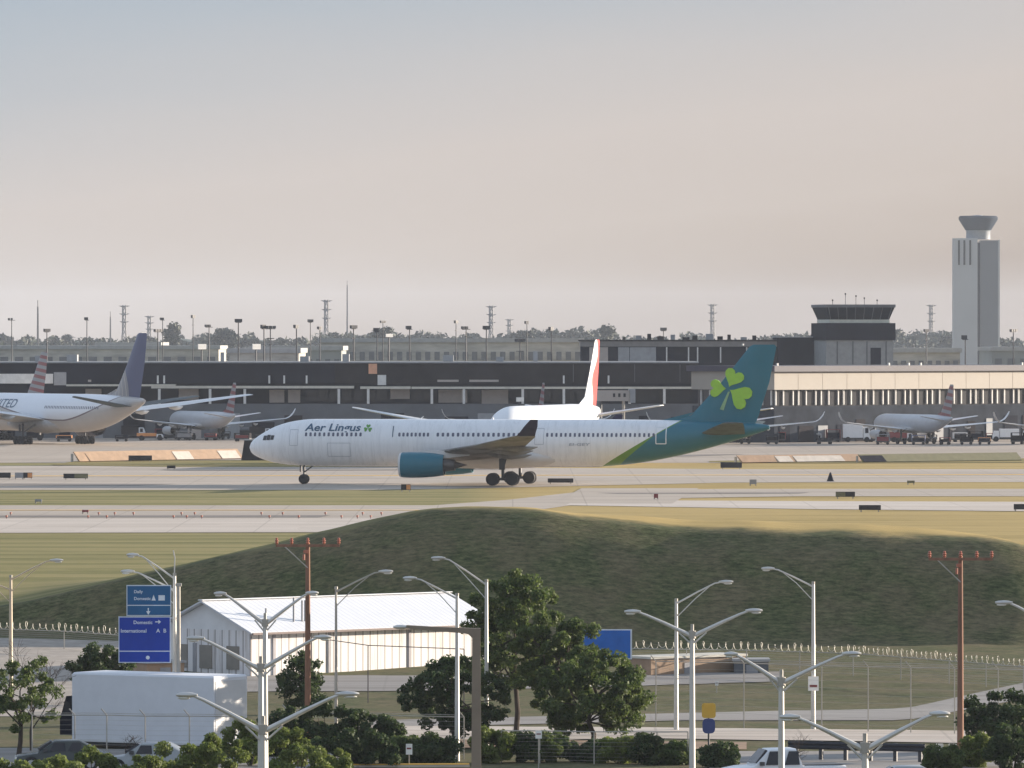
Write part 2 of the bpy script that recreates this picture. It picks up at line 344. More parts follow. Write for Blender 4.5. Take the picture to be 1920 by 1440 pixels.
class Jet:
    # x from the nose backwards, -y port side, z up, wheels on z = 0
    def __init__(s, name, label, cat, loc, rz, L, r, zc, top, b, fus, fin, wing, nac, winglet=None, eng=(20.4, 5.4, 9.4, 1.55), engz=2.5, wz=(3.45, 6.25), hsspan=9.7, group=None, wlh=1.8, xw=None, nsect=None, tailz=None):
        s.sx = L / 63.7; s.r = r; s.zc = zc; s.root = empty(name, loc, rz, label, cat, group)
        sx = s.sx; q = r / 2.82
        tp = zc + r
        s.tab = catmull([(0, zc-.62*q, .06), (.25, zc-.60*q, .62*q), (.8, zc-.55*q, 1.08*q), (1.8, zc-.44*q, 1.62*q), (3.2, zc-.26*q, 2.16*q), (5, zc-.10*q, 2.56*q), (7.2, zc-.01, 2.78*q), (9, zc, r), (25, zc, r), (41, zc, r), (44, zc+.06*q, 2.78*q),
                (48, tp-2.58*q, 2.56*q), (52, tp-2.22*q-.03, 2.18*q), (56, tp-1.75*q-.06, 1.66*q), (60, tp-1.22*q-.10, 1.02*q), (62.6, tp-.86*q-.14, .52*q), (63.7, tp-.74*q-.15, .22*q)], 4)
        s.tab = [(x * sx, c, rr) for x, c, rr in s.tab]
        m = MB(); n = 48
        m.rings([[(x, rr * math.cos(2*math.pi*k/n), c + rr * math.sin(2*math.pi*k/n)) for k in range(n)] for x, c, rr in s.tab])
        s.fus = m.build('fuselage', fus, s.root, True)
        # wing to body fairing
        m = MB(); fr = []
        for x, w, h, zb in ((17.5, .4, .2, 3.3), (20, 2.2, .9, 3.35), (24, 3.05, 1.35, 3.4), (30, 3.2, 1.5, 3.4), (35, 2.9, 1.35, 3.45), (40, 1.7, .8, 3.4), (43.5, .3, .2, 3.2)):
            fr.append([(x*sx, w*q*math.cos(t), zc - 1.62*q + (zb-3.4)*q + h*q*math.sin(t)) for t in [2*math.pi*k/20 for k in range(20)]])
        m.rings(fr); m.build('wing_fairing', wing[1], s.root, True)
        sb = b / 30.0
        for sgn in (-1, 1):
            xs_, = (0,),
            secs = [(1.5*q, 20.6, 14.0, wz[0]-.15, .12), (2.8*q, 21.4, 13.2, wz[0], .12), (9.4*sb, 25.7, 9.2, wz[0] + (wz[1]-wz[0])*.24, .11), (19*sb, 31.4, 6.0, wz[0] + (wz[1]-wz[0])*.56, .10), (28.8*sb, 37.3, 2.9, wz[1]-.12, .10), (29.6*sb, 38.1, 2.2, wz[1], .10)]
            m = MB(); m.rings([[((xl + u*c)*sx, sgn*y, z + w*c*sx*th*.5) for u, w in AF] for y, xl, c, z, th in secs])
            wg = m.build('wing', wing[0], s.root, True)
            for yy, xx in ((8.2, 34.9), (13.5, 36.0), (18.5, 37.4)):        # flap track fairings
                m = MB(); y = yy*sb*sgn; zz = wz[0] + (wz[1]-wz[0])*(yy*sb-2.8)/(27*sb) - .28*q
                m.rings([[((xx + dx)*sx, y + rr*q*math.cos(t)*.7, zz + dz + rr*q*math.sin(t)) for t in [2*math.pi*k/10 for k in range(10)]] for dx, rr, dz in ((-4, .05, 0), (-3, .28, -.1), (-1.2, .36, -.22), (.4, .24, -.15), (1.3, .04, 0))])
                m.build('flap_fairing', wing[0], wg, True)
            if winglet:
                y0, xl, z0 = 29.6*sb, 38.1, wz[1]; h = wlh
                sc2 = [(y0, xl, 2.2, z0, 0), (y0 + .35*h, xl + .5, 1.9, z0 + .22*h, 0), (y0 + .62*h, xl + 1.1, 1.6, z0 + .58*h, 0), (y0 + .8*h, xl + 1.9, .9, z0 + h, 0)]
                m = MB(); m.rings([[((x0 + u*c)*sx, sgn*(y + w*c*.03*sx), z + w*c*sx*.03) for u, w in AF] for y, x0, c, z, _ in sc2])
                m.build('winglet', winglet, s.root, True)
            # horizontal stabiliser
            hz0 = tp - 1.75*q; hb = hsspan; m = MB()
            m.rings([[((xl + u*c)*sx, sgn*y, z + w*c*sx*.06) for u, w in AF] for y, xl, c, z in ((.4*q, 55.2, 5.6, hz0), (hb*.5, 57.2, 4.2, hz0 + hb*.075), (hb*.97, 59.4, 2.5, hz0 + hb*.15), (hb, 60.2, 1.5, hz0 + hb*.155))])
            m.build('horizontal_stabiliser', wing[2], s.root, True)
            # engine
            ex, el, ey, er = eng; ex *= sx; ey = ey*sb if b != 30 else ey
            def lathe(prof, mat, par, nm, nn=28):
                mm = MB(); mm.rings([[(ex + x, sgn*ey + rr*math.cos(2*math.pi*k/nn), engz + rr*math.sin(2*math.pi*k/nn)) for k in range(nn)] for x, rr in prof], cap=False)
                return mm.build(nm, mat, par, True)
            e = er
            nc = lathe([(1.0, e*.78), (.25, e*.80), (.05, e*.84), (0, e*.88), (.08, e*.93), (.3, e*.97), (1.2, e*1.0), (2.6, e*.99), (4.2, e*.92), (el, e*.80), (el, e*.74), (el-1.2, e*.76)], nac[0], s.root, 'engine')
            lathe([(.28, e*.965), (.07, e*.935), (-.015, e*.88), (.04, e*.83), (.26, e*.79)], nac[1], nc, 'inlet_lip')
            lathe([(.95, .01), (.95, e*.79)], m_cyl, nc, 'fan'); lathe([(.45, .02), (.7, e*.14), (.95, e*.24)], nac[1], nc, 'spinner', 14)
            lathe([(el-1.2, e*.75), (el-1.19, e*.5), (el, e*.52), (el+1.3, e*.43), (el+1.31, e*.30), (el+2.2, e*.12), (el+2.8, .02)], nac[2], nc, 'exhaust_cone')
            zt = wz[0] + (wz[1]-wz[0])*(ey-2.8)/(b-2.8)
            m = MB(); m.rings([[(ex + x, sgn*ey + w*yy, z) for x, w, z in ((1.4, 0, zl), (3.0, .22*q, zl), (el+2.6, .18*q, zl), (el+4.5, 0, zl))][0:4] for zl, yy in ((engz + e*.75, 1), (zt, 1))] ) if False else m
            pts = [(ex + 1.6, engz + e*.92), (ex + el*.62, zt + .15), (ex + el + 3.2, zt), (ex + el + 3.0, zt-.5), (ex + el*.98, engz + e*.5)]
            m.poly([(x, sgn*ey - .18*q, z) for x, z in pts], (0, .36*q, 0)); m.build('pylon', wing[1], nc)
        # fin
        zt0 = tp; secs = [(zt0 - .9*q, 51.2, 10.6), (zt0, 52.6, 9.6), (zt0 + .5*q, 54.2, 8.2), (zt0 + (top-zt0)*.5, 57.9, 5.8), (top - .25, 61.3, 3.25), (top, 61.8, 2.5)]
        m = MB(); m.rings([[((xl + u*c)*sx, w*c*sx*.045, z) for u, w in AF] for z, xl, c in secs])
        s.fin = m.build('tail_fin', fin, s.root, True); s.finsecs = secs
        m = MB(); m.poly([(50.2*sx, -.06, tp-.2), (53.2*sx, -.06, tp-.1), (54.6*sx, -.06, tp+.9*q), (52.6*sx, -.06, tp+.42*q)], (0, .12, 0)); m.build('dorsal_fin', fin, s.root)
        s.b = b; s.tp = tp; s.q = q
    def gear(s, xn=6.7, xm=32.4, lat=5.6, axles=(-1.1, 1.1), wr=.70, nr=.52):
        g = MB(); g.tube([(xn, 0, s.zc - s.r + .3), (xn, 0, nr)], .13); g.tube([(xn, 0, 1.4), (xn + 1.3, 0, s.zc - s.r + .2)], .08); g.tube([(xn, -.35, nr), (xn, .35, nr)], .08)
        g.box(xn - .45, xn - .35, -.45, .45, s.zc - s.r - .7, s.zc - s.r + .2)
        ng = g.build('nose_gear', m_cyl, s.root)
        for y in (-.36, .36): s.wheel(ng, xn, y, nr)
        for sg in (-1, 1):
            g = MB(); y = sg * lat; top = s.zc - s.r * .55
            g.tube([(xm, y, top), (xm, y, wr)], .19); g.tube([(xm + axles[0], y, wr), (xm + axles[-1], y, wr)], .16); g.tube([(xm, y, 1.9), (xm, y * .55, top)], .1)
            for a in axles: g.tube([(xm + a, y - .7, wr), (xm + a, y + .7, wr)], .1)
            g.box(xm - .35, xm + .35, y + sg*.55, y + sg*.6, 1.9, top - .2)
            mg = g.build('main_gear', m_cyl, s.root)
            for a in axles:
                for o in (-.62, .62): s.wheel(mg, xm + a, y + o, wr)
        return s
    def wheel(s, par, x, y, r):
        m = MB(); n = 22; w = .24 * r / .6
        m.rings([[(x + rr*math.cos(2*math.pi*k/n), y + yy, r + rr*math.sin(2*math.pi*k/n)) for k in range(n)] for yy, rr in ((-w, r*.78), (-w*.85, r*.95), (-w*.3, r), (w*.3, r), (w*.85, r*.95), (w, r*.78))])
        t = m.build('wheel', m_tyre, par, True)
        return t
    def skin(s, x, z, off=.02):
        for i in range(len(s.tab) - 1):
            a, b = s.tab[i], s.tab[i+1]
            if a[0] <= x <= b[0]:
                u = (x - a[0]) / max(b[0] - a[0], 1e-6); c = a[1] + (b[1]-a[1])*u; r = a[2] + (b[2]-a[2])*u; break
        else: c, r = s.zc, s.r
        d = max(-.995, min(.995, (z - c) / r)); y = -r * math.sqrt(1 - d * d)
        return Vector((x, y - off * math.sqrt(1 - d*d), z + off * d))
    def patch(s, name, pts, mat, off=.02, parent=None):
        m = MB(); a = [s.skin(x, z, off) for x, z in pts]; b_ = [s.skin(x, z, -.03) for x, z in pts]; n = len(pts)
        m.add(a + b_, [tuple(range(n))] + [(i, (i+1) % n, (i+1) % n + n, i + n) for i in range(n)]); return m.build(name, mat, parent or s.root)
    def windows(s, x0, x1, z, step=.62, w=.27, h=.38, skip=(), mat=None):
        k = 0; x = x0
        while x < x1:
            if k not in skip:
                s.patch('cabin_window', [(x, z), (x + w*.5, z - .05), (x + w, z), (x + w, z + h), (x + w*.5, z + h + .05), (x, z + h)], mat or m_win)
            x += step; k += 1
    def outline(s, name, x0, x1, z0, z1, mat, t=.07):
        m = MB()
        def seg(p, q, vert):
            N = 6; A = []; 
            for i in range(N + 1):
                x = p[0] + (q[0]-p[0])*i/N; z = p[1] + (q[1]-p[1])*i/N
                if vert: A += [s.skin(x - t/2, z, .015), s.skin(x + t/2, z, .015)]
                else: A += [s.skin(x, z - t/2, .015), s.skin(x, z + t/2, .015)]
            m.add(A, [(2*i, 2*i+1, 2*i+3, 2*i+2) for i in range(N)])
        seg((x0, z0), (x0, z1), True); seg((x1, z0), (x1, z1), True); seg((x0, z0), (x1, z0), False); seg((x0, z1), (x1, z1), False)
        return m.build(name, mat, s.root)
def text_geo(txt, size, bold=0.0, shear=0.0):
    cu = bpy.data.curves.new('lettering', 'FONT'); cu.body = txt; cu.size = size; cu.shear = shear; cu.offset = bold; cu.resolution_u = 3
    o = bpy.data.objects.new('lettering', cu); col.objects.link(o); bpy.context.view_layer.update()
    me = bpy.data.meshes.new_from_object(o.evaluated_get(bpy.context.evaluated_depsgraph_get()))
    bpy.data.objects.remove(o); bm = bmesh.new(); bm.from_mesh(me); bpy.data.meshes.remove(me); return bm
m_win = M('dark cabin glass', (.10,.11,.16), .2)
m_teal = M('teal aircraft paint', (.006,.135,.190), .30, var=.06, scale=.5)
m_lime = M('lime green paint', (.30,.56,.04), .45, var=.1)

def livery_main():
    t = NT('white fuselage with teal tail and green edge'); v = t.coord('Object'); x, y, z = t.xyz(v)
    # boundary: x = 43.3 + 1.76 (z - 2.3)
    line = t.math('SUBTRACT', x, t.math('ADD', 43.6, t.math('MULTIPLY', t.math('SUBTRACT', z, 2.3), 1.72)))
    wd = t.math('MAXIMUM', t.math('SUBTRACT', 1.9, t.math('MULTIPLY', t.math('SUBTRACT', z, 2.3), .48)), .22)
    teal = t.math('GREATER_THAN', line, wd); green = t.math('GREATER_THAN', line, 0)
    n1 = t.noise(v, .9, 5); n2 = t.noise(v, .6, 6, (3.5, 1, .3), .75)
    w = t.mix(n1, (.80,.81,.83), (.86,.865,.87)); w = t.mix(t.ramp(n2, [(.47, (0,0,0)), (.68, (.42,.42,.42))]), w, (.52,.53,.54))
    seam = t.math('LESS_THAN', t.math('FRACT', t.math('DIVIDE', x, 5.3)), .008); w = t.mix(t.math('MULTIPLY', seam, .35), w, (.4,.4,.42))
    g = t.mix(n1, (.07,.20,.03), (.16,.33,.03)); c = t.mix(green, w, g)
    c = t.mix(teal, c, t.mix(n1, (.004,.118,.170), (.008,.150,.210))); t.color(c); return t.fin(.30)
m_livery = livery_main()
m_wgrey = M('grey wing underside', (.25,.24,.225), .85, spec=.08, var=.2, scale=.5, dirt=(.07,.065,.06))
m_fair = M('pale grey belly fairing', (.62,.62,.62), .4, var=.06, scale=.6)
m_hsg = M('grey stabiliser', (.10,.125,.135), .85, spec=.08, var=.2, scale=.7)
m_wltd = M('dark violet winglet', (.030,.026,.055), .85, spec=.08)
m_exh = M('engine exhaust metal', (.11,.10,.095), .45, .5)
A330_Y = 874.0; sA = F / A330_Y; rz_a = R(-10)
nose = Vector(((468 - 960) / F * (A330_Y + 5.5), A330_Y + 5.5, 0.03))
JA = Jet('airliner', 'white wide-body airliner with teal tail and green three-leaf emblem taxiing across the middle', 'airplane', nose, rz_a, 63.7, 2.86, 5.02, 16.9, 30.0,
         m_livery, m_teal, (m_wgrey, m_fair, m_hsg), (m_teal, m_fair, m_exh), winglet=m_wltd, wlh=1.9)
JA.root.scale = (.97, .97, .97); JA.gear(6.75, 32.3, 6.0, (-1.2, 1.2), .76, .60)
JA.windows(7.4, 14.4, 5.85, .56); JA.windows(18.9, 22.9, 5.85, .5); JA.windows(23.6, 35.0, 5.85, .62, .3); JA.windows(37.0, 50.0, 5.85, .56, .26)
# cockpit glazing
for xa, xb, za, zb_ in ((1.95, 2.40, 5.30, 5.85), (2.45, 2.92, 5.32, 5.95), (2.97, 3.40, 5.36, 5.90)):
    m = MB(); NN = 5; gv = [JA.skin(xa + (xb-xa)*i/NN + .10*j/NN, za + (zb_-za)*j/NN, .03) for j in range(NN+1) for i in range(NN+1)]
    m.add(gv, [(j*(NN+1)+i, j*(NN+1)+i+1, (j+1)*(NN+1)+i+1, (j+1)*(NN+1)+i) for j in range(NN) for i in range(NN)]); m.build('cockpit_window', M('cockpit glass', (.02,.022,.03), .15), JA.root)
m_outl = M('white door outline', (.75,.78,.80), .4); m_outd = M('grey door outline', (.38,.40,.44), .5); m_navy = M('dark teal lettering', (.03,.09,.16), .4)
JA.outline('door', 50.3, 51.5, 5.0, 6.95, m_outl, .11); JA.outline('door', 5.5, 6.5, 4.7, 6.6, m_outd, .05); JA.outline('door', 18.2, 18.22, 5.75, 7.05, m_navy, .09); JA.outline('door', 35.6, 36.7, 4.9, 6.8, m_outd, .05); JA.outline('cargo_door', 10.2, 13, 3.4, 5.0, m_outd, .05)
def skin_text(J, txt, x, z, size, mat, width=None, bold=.01, shear=.15, name='lettering'):
    bm = text_geo(txt, size, bold, shear)
    xs_ = [v.co.x for v in bm.verts]; wd = max(xs_) - min(xs_); k = (width / wd) if width else 1; x0 = min(xs_)
    for i in range(-2, 12):
        zc_ = i * size * .1
        bmesh.ops.bisect_plane(bm, geom=bm.verts[:] + bm.edges[:] + bm.faces[:], plane_co=(0, zc_, 0), plane_no=(0, 1, 0))
    for v in bm.verts: v.co = J.skin(x + (v.co.x - x0) * k, z + v.co.y, .03)
    me = bpy.data.meshes.new(name); bm.to_mesh(me); bm.free(); me.materials.append(mat)
    o = bpy.data.objects.new(name, me); col.objects.link(o); o.parent = J.root; return o
skin_text(JA, 'Aer Lingus', 7.3, 6.46, 1.22, m_navy, 6.9, .025)
skin_text(JA, 'EI-GEY', 39.8, 4.75, .45, m_outd, 2.6, .01)
def heart(cx, cz, ang, size, n=10):
    pts = []
    for i in range(2 * n):
        t = 2 * math.pi * i / (2*n); x = 16 * math.sin(t)**3; y = 13*math.cos(t) - 5*math.cos(2*t) - 2*math.cos(3*t) - math.cos(4*t)
        x *= size / 32; y = (y + 17) * size / 32
        pts.append((cx + x*math.cos(ang) - y*math.sin(ang), cz + x*math.sin(ang) + y*math.cos(ang)))
    return pts
# three-leaf emblem on the fin, thin raised skin over both sides
cx_, cz_ = 58.75, 11.6
for side in (-1, 1):
    m = MB()
    for ang, sz, sw in ((R(-26), 2.45, .9), (R(88), 2.15, .9), (R(-122), 2.95, .95)):
        pts = heart(cx_ + .22 * -math.sin(ang), cz_ + .22 * math.cos(ang), ang, sz)
        m.poly([(x, side * (.30 if z > 12.5 else .34), z) for x, z in pts], (0, -side*.22, 0))
    o = m.build('emblem_leaf', m_lime, JA.fin)
    m = MB(); m.poly([(x, side*.36, z) for x, z in ((58.75, 11.25), (58.95, 11.25), (58.2, 9.0), (57.75, 9.15))], (0, -side*.2, 0)); m.build('emblem_stem', M('pale green stem', (.25,.42,.22), .4), JA.fin)
m = MB()
for ang in (R(0), R(110), R(-115)):
    pts = heart(15.1, 6.75, ang, .55, 6); m.add([JA.skin(x, z, .03) for x, z in pts], [tuple(range(len(pts)))])
m.build('small_emblem', M('green emblem paint', (.10,.30,.05), .4), JA.root)
m = MB(); m.cyl((30, 0, 7.95), .12, .25, axis='z'); m.tube([(21, 0, 7.85), (21.5, 0, 8.2)], .05); m.build('antenna', m_white, JA.root)
m = MB(); m.cyl((60.5, 0, 16.9), .12, .2, axis='z'); m.build('tail_light', m_white, JA.fin)

# other liveries
def stripes_mat():
    t = NT('striped tail paint'); v = t.coord('Object'); x, y, z = t.xyz(v); u = t.math('ADD', z, t.math('MULTIPLY', x, .10))
    fr = t.math('FRACT', t.math('DIVIDE', u, 1.15)); s_ = t.math('GREATER_THAN', fr, .5)
    top = t.math('GREATER_THAN', t.math('SUBTRACT', t.math('MULTIPLY', x, 1.0), t.math('MULTIPLY', z, .62)), 22.3)
    colr = t.mix(top, (.06,.07,.11), (.20,.05,.055)); t.color(t.mix(s_, (.24,.25,.27), colr)); return t.fin(.4)
m_strip = stripes_mat()
m_silver = M('silver grey fuselage paint', (.42,.44,.47), .35, var=.06, scale=.8)
def wide_mat():
    t = NT('white fuselage with grey belly and gold line'); v = t.coord('Object'); x, y, z = t.xyz(v)
    base = t.math('ADD', 4.0, t.math('MULTIPLY', t.math('POWER', t.math('DIVIDE', t.math('MAXIMUM', t.math('SUBTRACT', x, 47.0), 0), 16), 1.6), 3.2))
    base = t.math('ADD', base, t.math('MULTIPLY', t.math('POWER', t.math('DIVIDE', t.math('MAXIMUM', t.math('SUBTRACT', 44.0, x), 0), 16), 1.6), 1.2))
    d = t.math('SUBTRACT', z, base); n1 = t.noise(v, .5, 5)
    c = t.mix(t.math('GREATER_THAN', d, 0), t.mix(n1, (.42,.40,.385), (.52,.50,.48)), t.mix(n1, (.74,.76,.80), (.82,.83,.85)))
    c = t.mix(t.math('LESS_THAN', t.math('ABSOLUTE', d), .11), c, (.16,.12,.13)); t.color(c); return t.fin(.35)
def bluefin():
    t = NT('blue tail with faint globe'); v = t.coord('Object'); x, y, z = t.xyz(v)
    f = t.math('SUBTRACT', t.math('ADD', z, t.math('MULTIPLY', x, -.25)), -3.0); n = t.noise(v, .35, 3)
    blue = t.mix(n, (.040,.048,.13), (.06,.072,.17)); lo = t.mix(n, (.20,.19,.21), (.32,.29,.28))
    d = t.math('SQRT', t.math('ADD', t.math('POWER', t.math('SUBTRACT', x, 61.0), 2.0), t.math('POWER', t.math('SUBTRACT', z, 8.0), 2.0)))
    g = t.math('LESS_THAN', t.math('FRACT', t.math('DIVIDE', d, 1.35)), .13); low = t.math('LESS_THAN', d, 6.4)
    c = t.mix(low, blue, t.mix(g, lo, (.52,.46,.40))); t.color(c); return t.fin(.4)
def redfin():
    t = NT('white tail with red swooshes'); v = t.coord('Object'); x, y, z = t.xyz(v)
    w = t.math('ADD', t.math('MULTIPLY', t.math('SINE', t.math('MULTIPLY', z, .95)), 1.1), t.math('ADD', 51.7, t.math('MULTIPLY', t.math('SUBTRACT', z, 8.0), .50)))
    r = t.math('GREATER_THAN', x, w); t.color(t.mix(r, (.82,.80,.77), (.52,.03,.03))); return t.fin(.35)
m_wide = wide_mat(); m_bluefin = bluefin(); m_redfin = redfin(); m_wingw = M('pale grey wing', (.62,.63,.64), .35, var=.05); m_belly = M('mid grey belly', (.42,.42,.42), .5)
def place(px, Y, z=.03): return Vector(((px - 960) / F * Y, Y, z))
def tail_place(px_tail, Y, L, rz):            # nose position that puts the tail tip at a photo column
    t = place(px_tail, Y); return t - Vector((math.cos(rz), math.sin(rz), 0)) * L
# tail towards the camera: tail direction angle = -(90 - psi)
def away(psi): return R(-(90 - psi))
ph = away(27)
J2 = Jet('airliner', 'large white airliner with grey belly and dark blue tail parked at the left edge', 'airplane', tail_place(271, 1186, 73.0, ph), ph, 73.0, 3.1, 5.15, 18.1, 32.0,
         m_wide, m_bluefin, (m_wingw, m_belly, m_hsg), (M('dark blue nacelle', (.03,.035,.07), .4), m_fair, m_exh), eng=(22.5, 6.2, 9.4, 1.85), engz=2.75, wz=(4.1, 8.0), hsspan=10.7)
J2.gear(6, 37, 5.5, (-1.5, 0, 1.5), .68); J2.windows(40, 60, 5.9, .62)
skin_text(J2, 'UNITED', 16.0, 5.9, 2.0, m_navy, 12.0)
ph = R(90 - 14)
J3 = Jet('airliner', 'sunlit white airliner with red and white tail standing behind the taxiing one', 'airplane', tail_place(1122, 1048, 57.0, ph), ph, 57.0, 2.9, 5.2, 17.0, 30.0,
         m_fus, m_redfin, (m_wingw, m_fus, m_wingw), (m_fus, m_fair, m_exh), eng=(20, 5.4, 9.4, 1.6), wz=(3.9, 7.6), hsspan=9.9)
J3.gear(5.5, 29, 5, (-.8, .8), .66)
def regional(px, yb, psi, label, finm=None, L=31.7, zs=1.0):
    Y = HC * F / (yb - HY); h = away(psi)
    J = Jet('regional_jet', label, 'airplane', tail_place(px, Y, L, h), h, L, 1.5, 3.35, 9.8 * zs, 14.0, m_silver, finm or m_strip, (m_wingw, m_belly, m_wingw), (m_silver, m_fair, m_exh),
            winglet=m_wingw, eng=(17.5, 2.9, 9.2, .75), engz=1.55, wz=(2.3, 3.7), hsspan=5.0, group='regional jets with striped tails at the gates', wlh=1.6)
    J.gear(2.8, 16.6, 2.6, (0,), .48, .35); return J
regional(1786, 835, 20, 'silver regional jet with red striped tail at the far right gate')
regional(441, 827, 22, 'silver regional jet beyond the left wing tip of the large airliner')
regional(1020, 827, 13, 'regional jet with striped tail half hidden behind the sunlit airliner')
regional(1416, 835, 14, 'regional jet mostly hidden behind the teal tail fin')
regional(2078, 835, 20, 'regional jet at the right picture edge with one wing showing')
hb = away(28)
J7 = Jet('airliner', 'striped tail airliner docked behind the large blue tailed one on the far left', 'airplane', tail_place(86, 1246, 52, hb), hb, 52, 2.4, 4.9, 15.0, 24.0, m_silver, m_strip, (m_wingw, m_belly, m_wingw), (m_silver, m_fair, m_exh), eng=(19, 4.5, 8, 1.3), engz=2.2, wz=(3.4, 5.6), hsspan=8)
J7.gear(5, 27, 4, (-.8, .8), .6)

# ---------------------------------------------------------------- terminals
m_tdark = M('charcoal cladding', (.016,.018,.028), .9, spec=.08, var=.35, scale=.12, stretch=(1,1,.3))
m_tdark2 = M('dark brown cladding', (.028,.025,.028), .9, spec=.08, var=.4, scale=.15)
m_cream = M('cream fascia panels', (.33,.295,.25), .6, var=.05, scale=.3)
m_creamd = M('cream canopy edge', (.60,.57,.49), .6)
m_panel = M('beige wall panel', (.40,.355,.32), .7, var=.08)
m_lower = M('slate grey lower wall', (.11,.118,.13), .7, var=.2, scale=.25)
m_roofg = M('grey roof edge', (.30,.31,.32), .7)
m_mull = M('white mullion', (.66,.65,.62), .5)
TY = 1300.0; sT = F / TY
def zt(py, Y=TY): return HC - (py - HY) / F * Y
T = empty('terminal', (0, TY, 0), 0, 'long low terminal with dark upper storey and cream canopy line', 'terminal')
X = lambda px, Y=TY: (px - 960) / F * Y
def bxp(name, mat, par, x0, x1, y0, y1, z0, z1): m = MB(); m.box(x0, x1, y0, y1, z0, z1); return m.build(name, mat, par)
bxp('upper_wall', m_tdark, T, X(-300), X(628), 0, 30, zt(719), zt(681)); bxp('upper_wall', m_tdark2, T, X(628)+.01, X(1310), .1, 30, zt(719), zt(681))
bxp('roof', m_roofg, T, X(-300), X(1310), -.4, 30.4, zt(681)+.01, zt(678))
bxp('lower_wall', m_lower, T, X(-300), X(1310), -2.5, 28, 0, zt(757))
bxp('middle_wall', m_tdark, T, X(-300), X(1310), .6, 28, zt(757)+.01, zt(719)-.01)
bxp('canopy', m_creamd, T, X(285), X(664), -3, .5, zt(728), zt(723.5)); bxp('canopy', m_creamd, T, X(676), X(770), -3, .5, zt(729), zt(724.5)); bxp('canopy', m_creamd, T, X(772), X(1305), -3, .5, zt(729), zt(725))
bxp('canopy', m_creamd, T, X(126), X(330), -3, .5, zt(724), zt(720.5))
for a, b_, y0, y1 in ((505, 533, 731, 755), (540, 563, 731, 755), (732, 768, 729, 748), (822, 876, 731, 755), (903, 953, 731, 757), (335, 372, 729, 750), (160, 190, 729, 752)):
    bxp('wall_panel', m_panel, T, X(a), X(b_), .2, .58, zt(y1), zt(y0))
for p in (636, 691, 810, 1057, 1245, 300, 395, 460, 870, 980, 1180): bxp('column', m_mull, T, X(p)-.22, X(p)+.22, -2.9, -2.4, zt(757), zt(729))
for p in (505, 533, 575, 1057, 1141, 1310-8, 296, 308): bxp('vent_pipe', m_mull, T, X(p)-.15, X(p)+.15, -.5, -.1, zt(719), zt(704))
k = 0
for p in range(575, 1300, 22):
    if any(a - 10 < p < b_ + 4 for a, b_ in ((732, 768), (822, 876), (903, 953))): continue
    fr = bxp('window', m_dark, T, X(p), X(p + 18), .3, .58, zt(752), zt(731)); k += 1
for p in (1075, 1190, 1275): bxp('mullion', m_lower, T, X(p)-.05, X(p)+.05, -.1, .09, zt(716), zt(683))
bxp('notice_board', M('orange board', (.70,.36,.22), .6), T, X(691), X(707), -.3, -.05, zt(701), zt(682)); bxp('notice_board', m_mull, T, X(708), X(724), -.3, -.05, zt(722), zt(703))
for p, q_ in ((20, 30), (165, 171), (820, 860), (880, 935)): bxp('wall_panel', m_panel, T, X(p), X(q_), -.1, .09, zt(716), zt(712))
for p, w, hh in ((410, 5, 1.6), (640, 9, 1.3), (1000, 6, 1.8), (560, 12, .9), (830, 14, 1.1), (930, 10, .8), (120, 14, 1.2), (60, 8, 1.0)): bxp('roof_unit', m_roofg, T, X(p), X(p+w*1.4), 8, 12, zt(678)+.01, zt(678) + hh)

g7 = random.Random(4)
for k in range(26):
    x = X(-250) + k*5.6; w = g7.uniform(1.5, 4.2); bxp('service_bay', [m_tdark, m_tdark2, m_panel, m_roofg][k % 4 if k % 3 else 0], T, x, x + w, -2.62, -2.51, .02, g7.uniform(2.6, 4.6))
# angled concourse on the right
CY = 1236.0; th = R(45); C0 = Vector(((1452 - 960) / F * CY, CY, 0)); sC = F / CY
def zc(py): return HC - (py - HY) / F * CY
Cn = empty('concourse', C0, th, 'right hand concourse with sunlit cream fascia over a band of windows', 'terminal')
LL, WW = 75.0, 19.0
bxp('fascia', m_cream, Cn, 0, LL, 0, WW, zc(731), zc(697)); bxp('parapet', M('purple black parapet', (.030,.026,.05), .5), Cn, -.6, LL, -.6, WW + .6, zc(697)+.01, zc(686))
bxp('window_band', m_dark, Cn, .8, LL, .8, WW - .8, zc(762)+.01, zc(731)-.01); bxp('lower_wall', M('dark slate wall', (.040,.046,.058), .95, spec=.03, var=.3, scale=.3), Cn, .3, LL, .3, WW, 0, zc(762))
for k in range(40): bxp('mullion', m_mull, Cn, .9 + k*1.85 + (.5 if k % 3 == 2 else 0), 1.12 + k*1.85 + (.5 if k % 3 == 2 else 0), .55, .79, zc(760), zc(732))
for k in range(15):
    x = 1.5 + k*4.7; w = g7.uniform(1.5, 3.6); bxp('service_bay', [m_tdark, m_tdark2, m_roofg][k % 3], Cn, x, x + w, .18, .29, .02, g7.uniform(2.4, 4.2))
for k in range(12): bxp('fascia_joint', M('joint', (.42,.36,.29), .7), Cn, 5.8 + k*6, 5.86 + k*6, -.02, -.001, zc(730.5), zc(697.5))
for k in range(9): bxp('mullion', m_mull, Cn, .55, .79, 1.2 + k*2, 1.4 + k*2, zc(760), zc(732))
for p in (.5, 28, 33, 36, 62): bxp('roof_vent', m_mull, Cn, p*1.0, p + .3, -.2, .1, zc(686)+.01, zc(681))

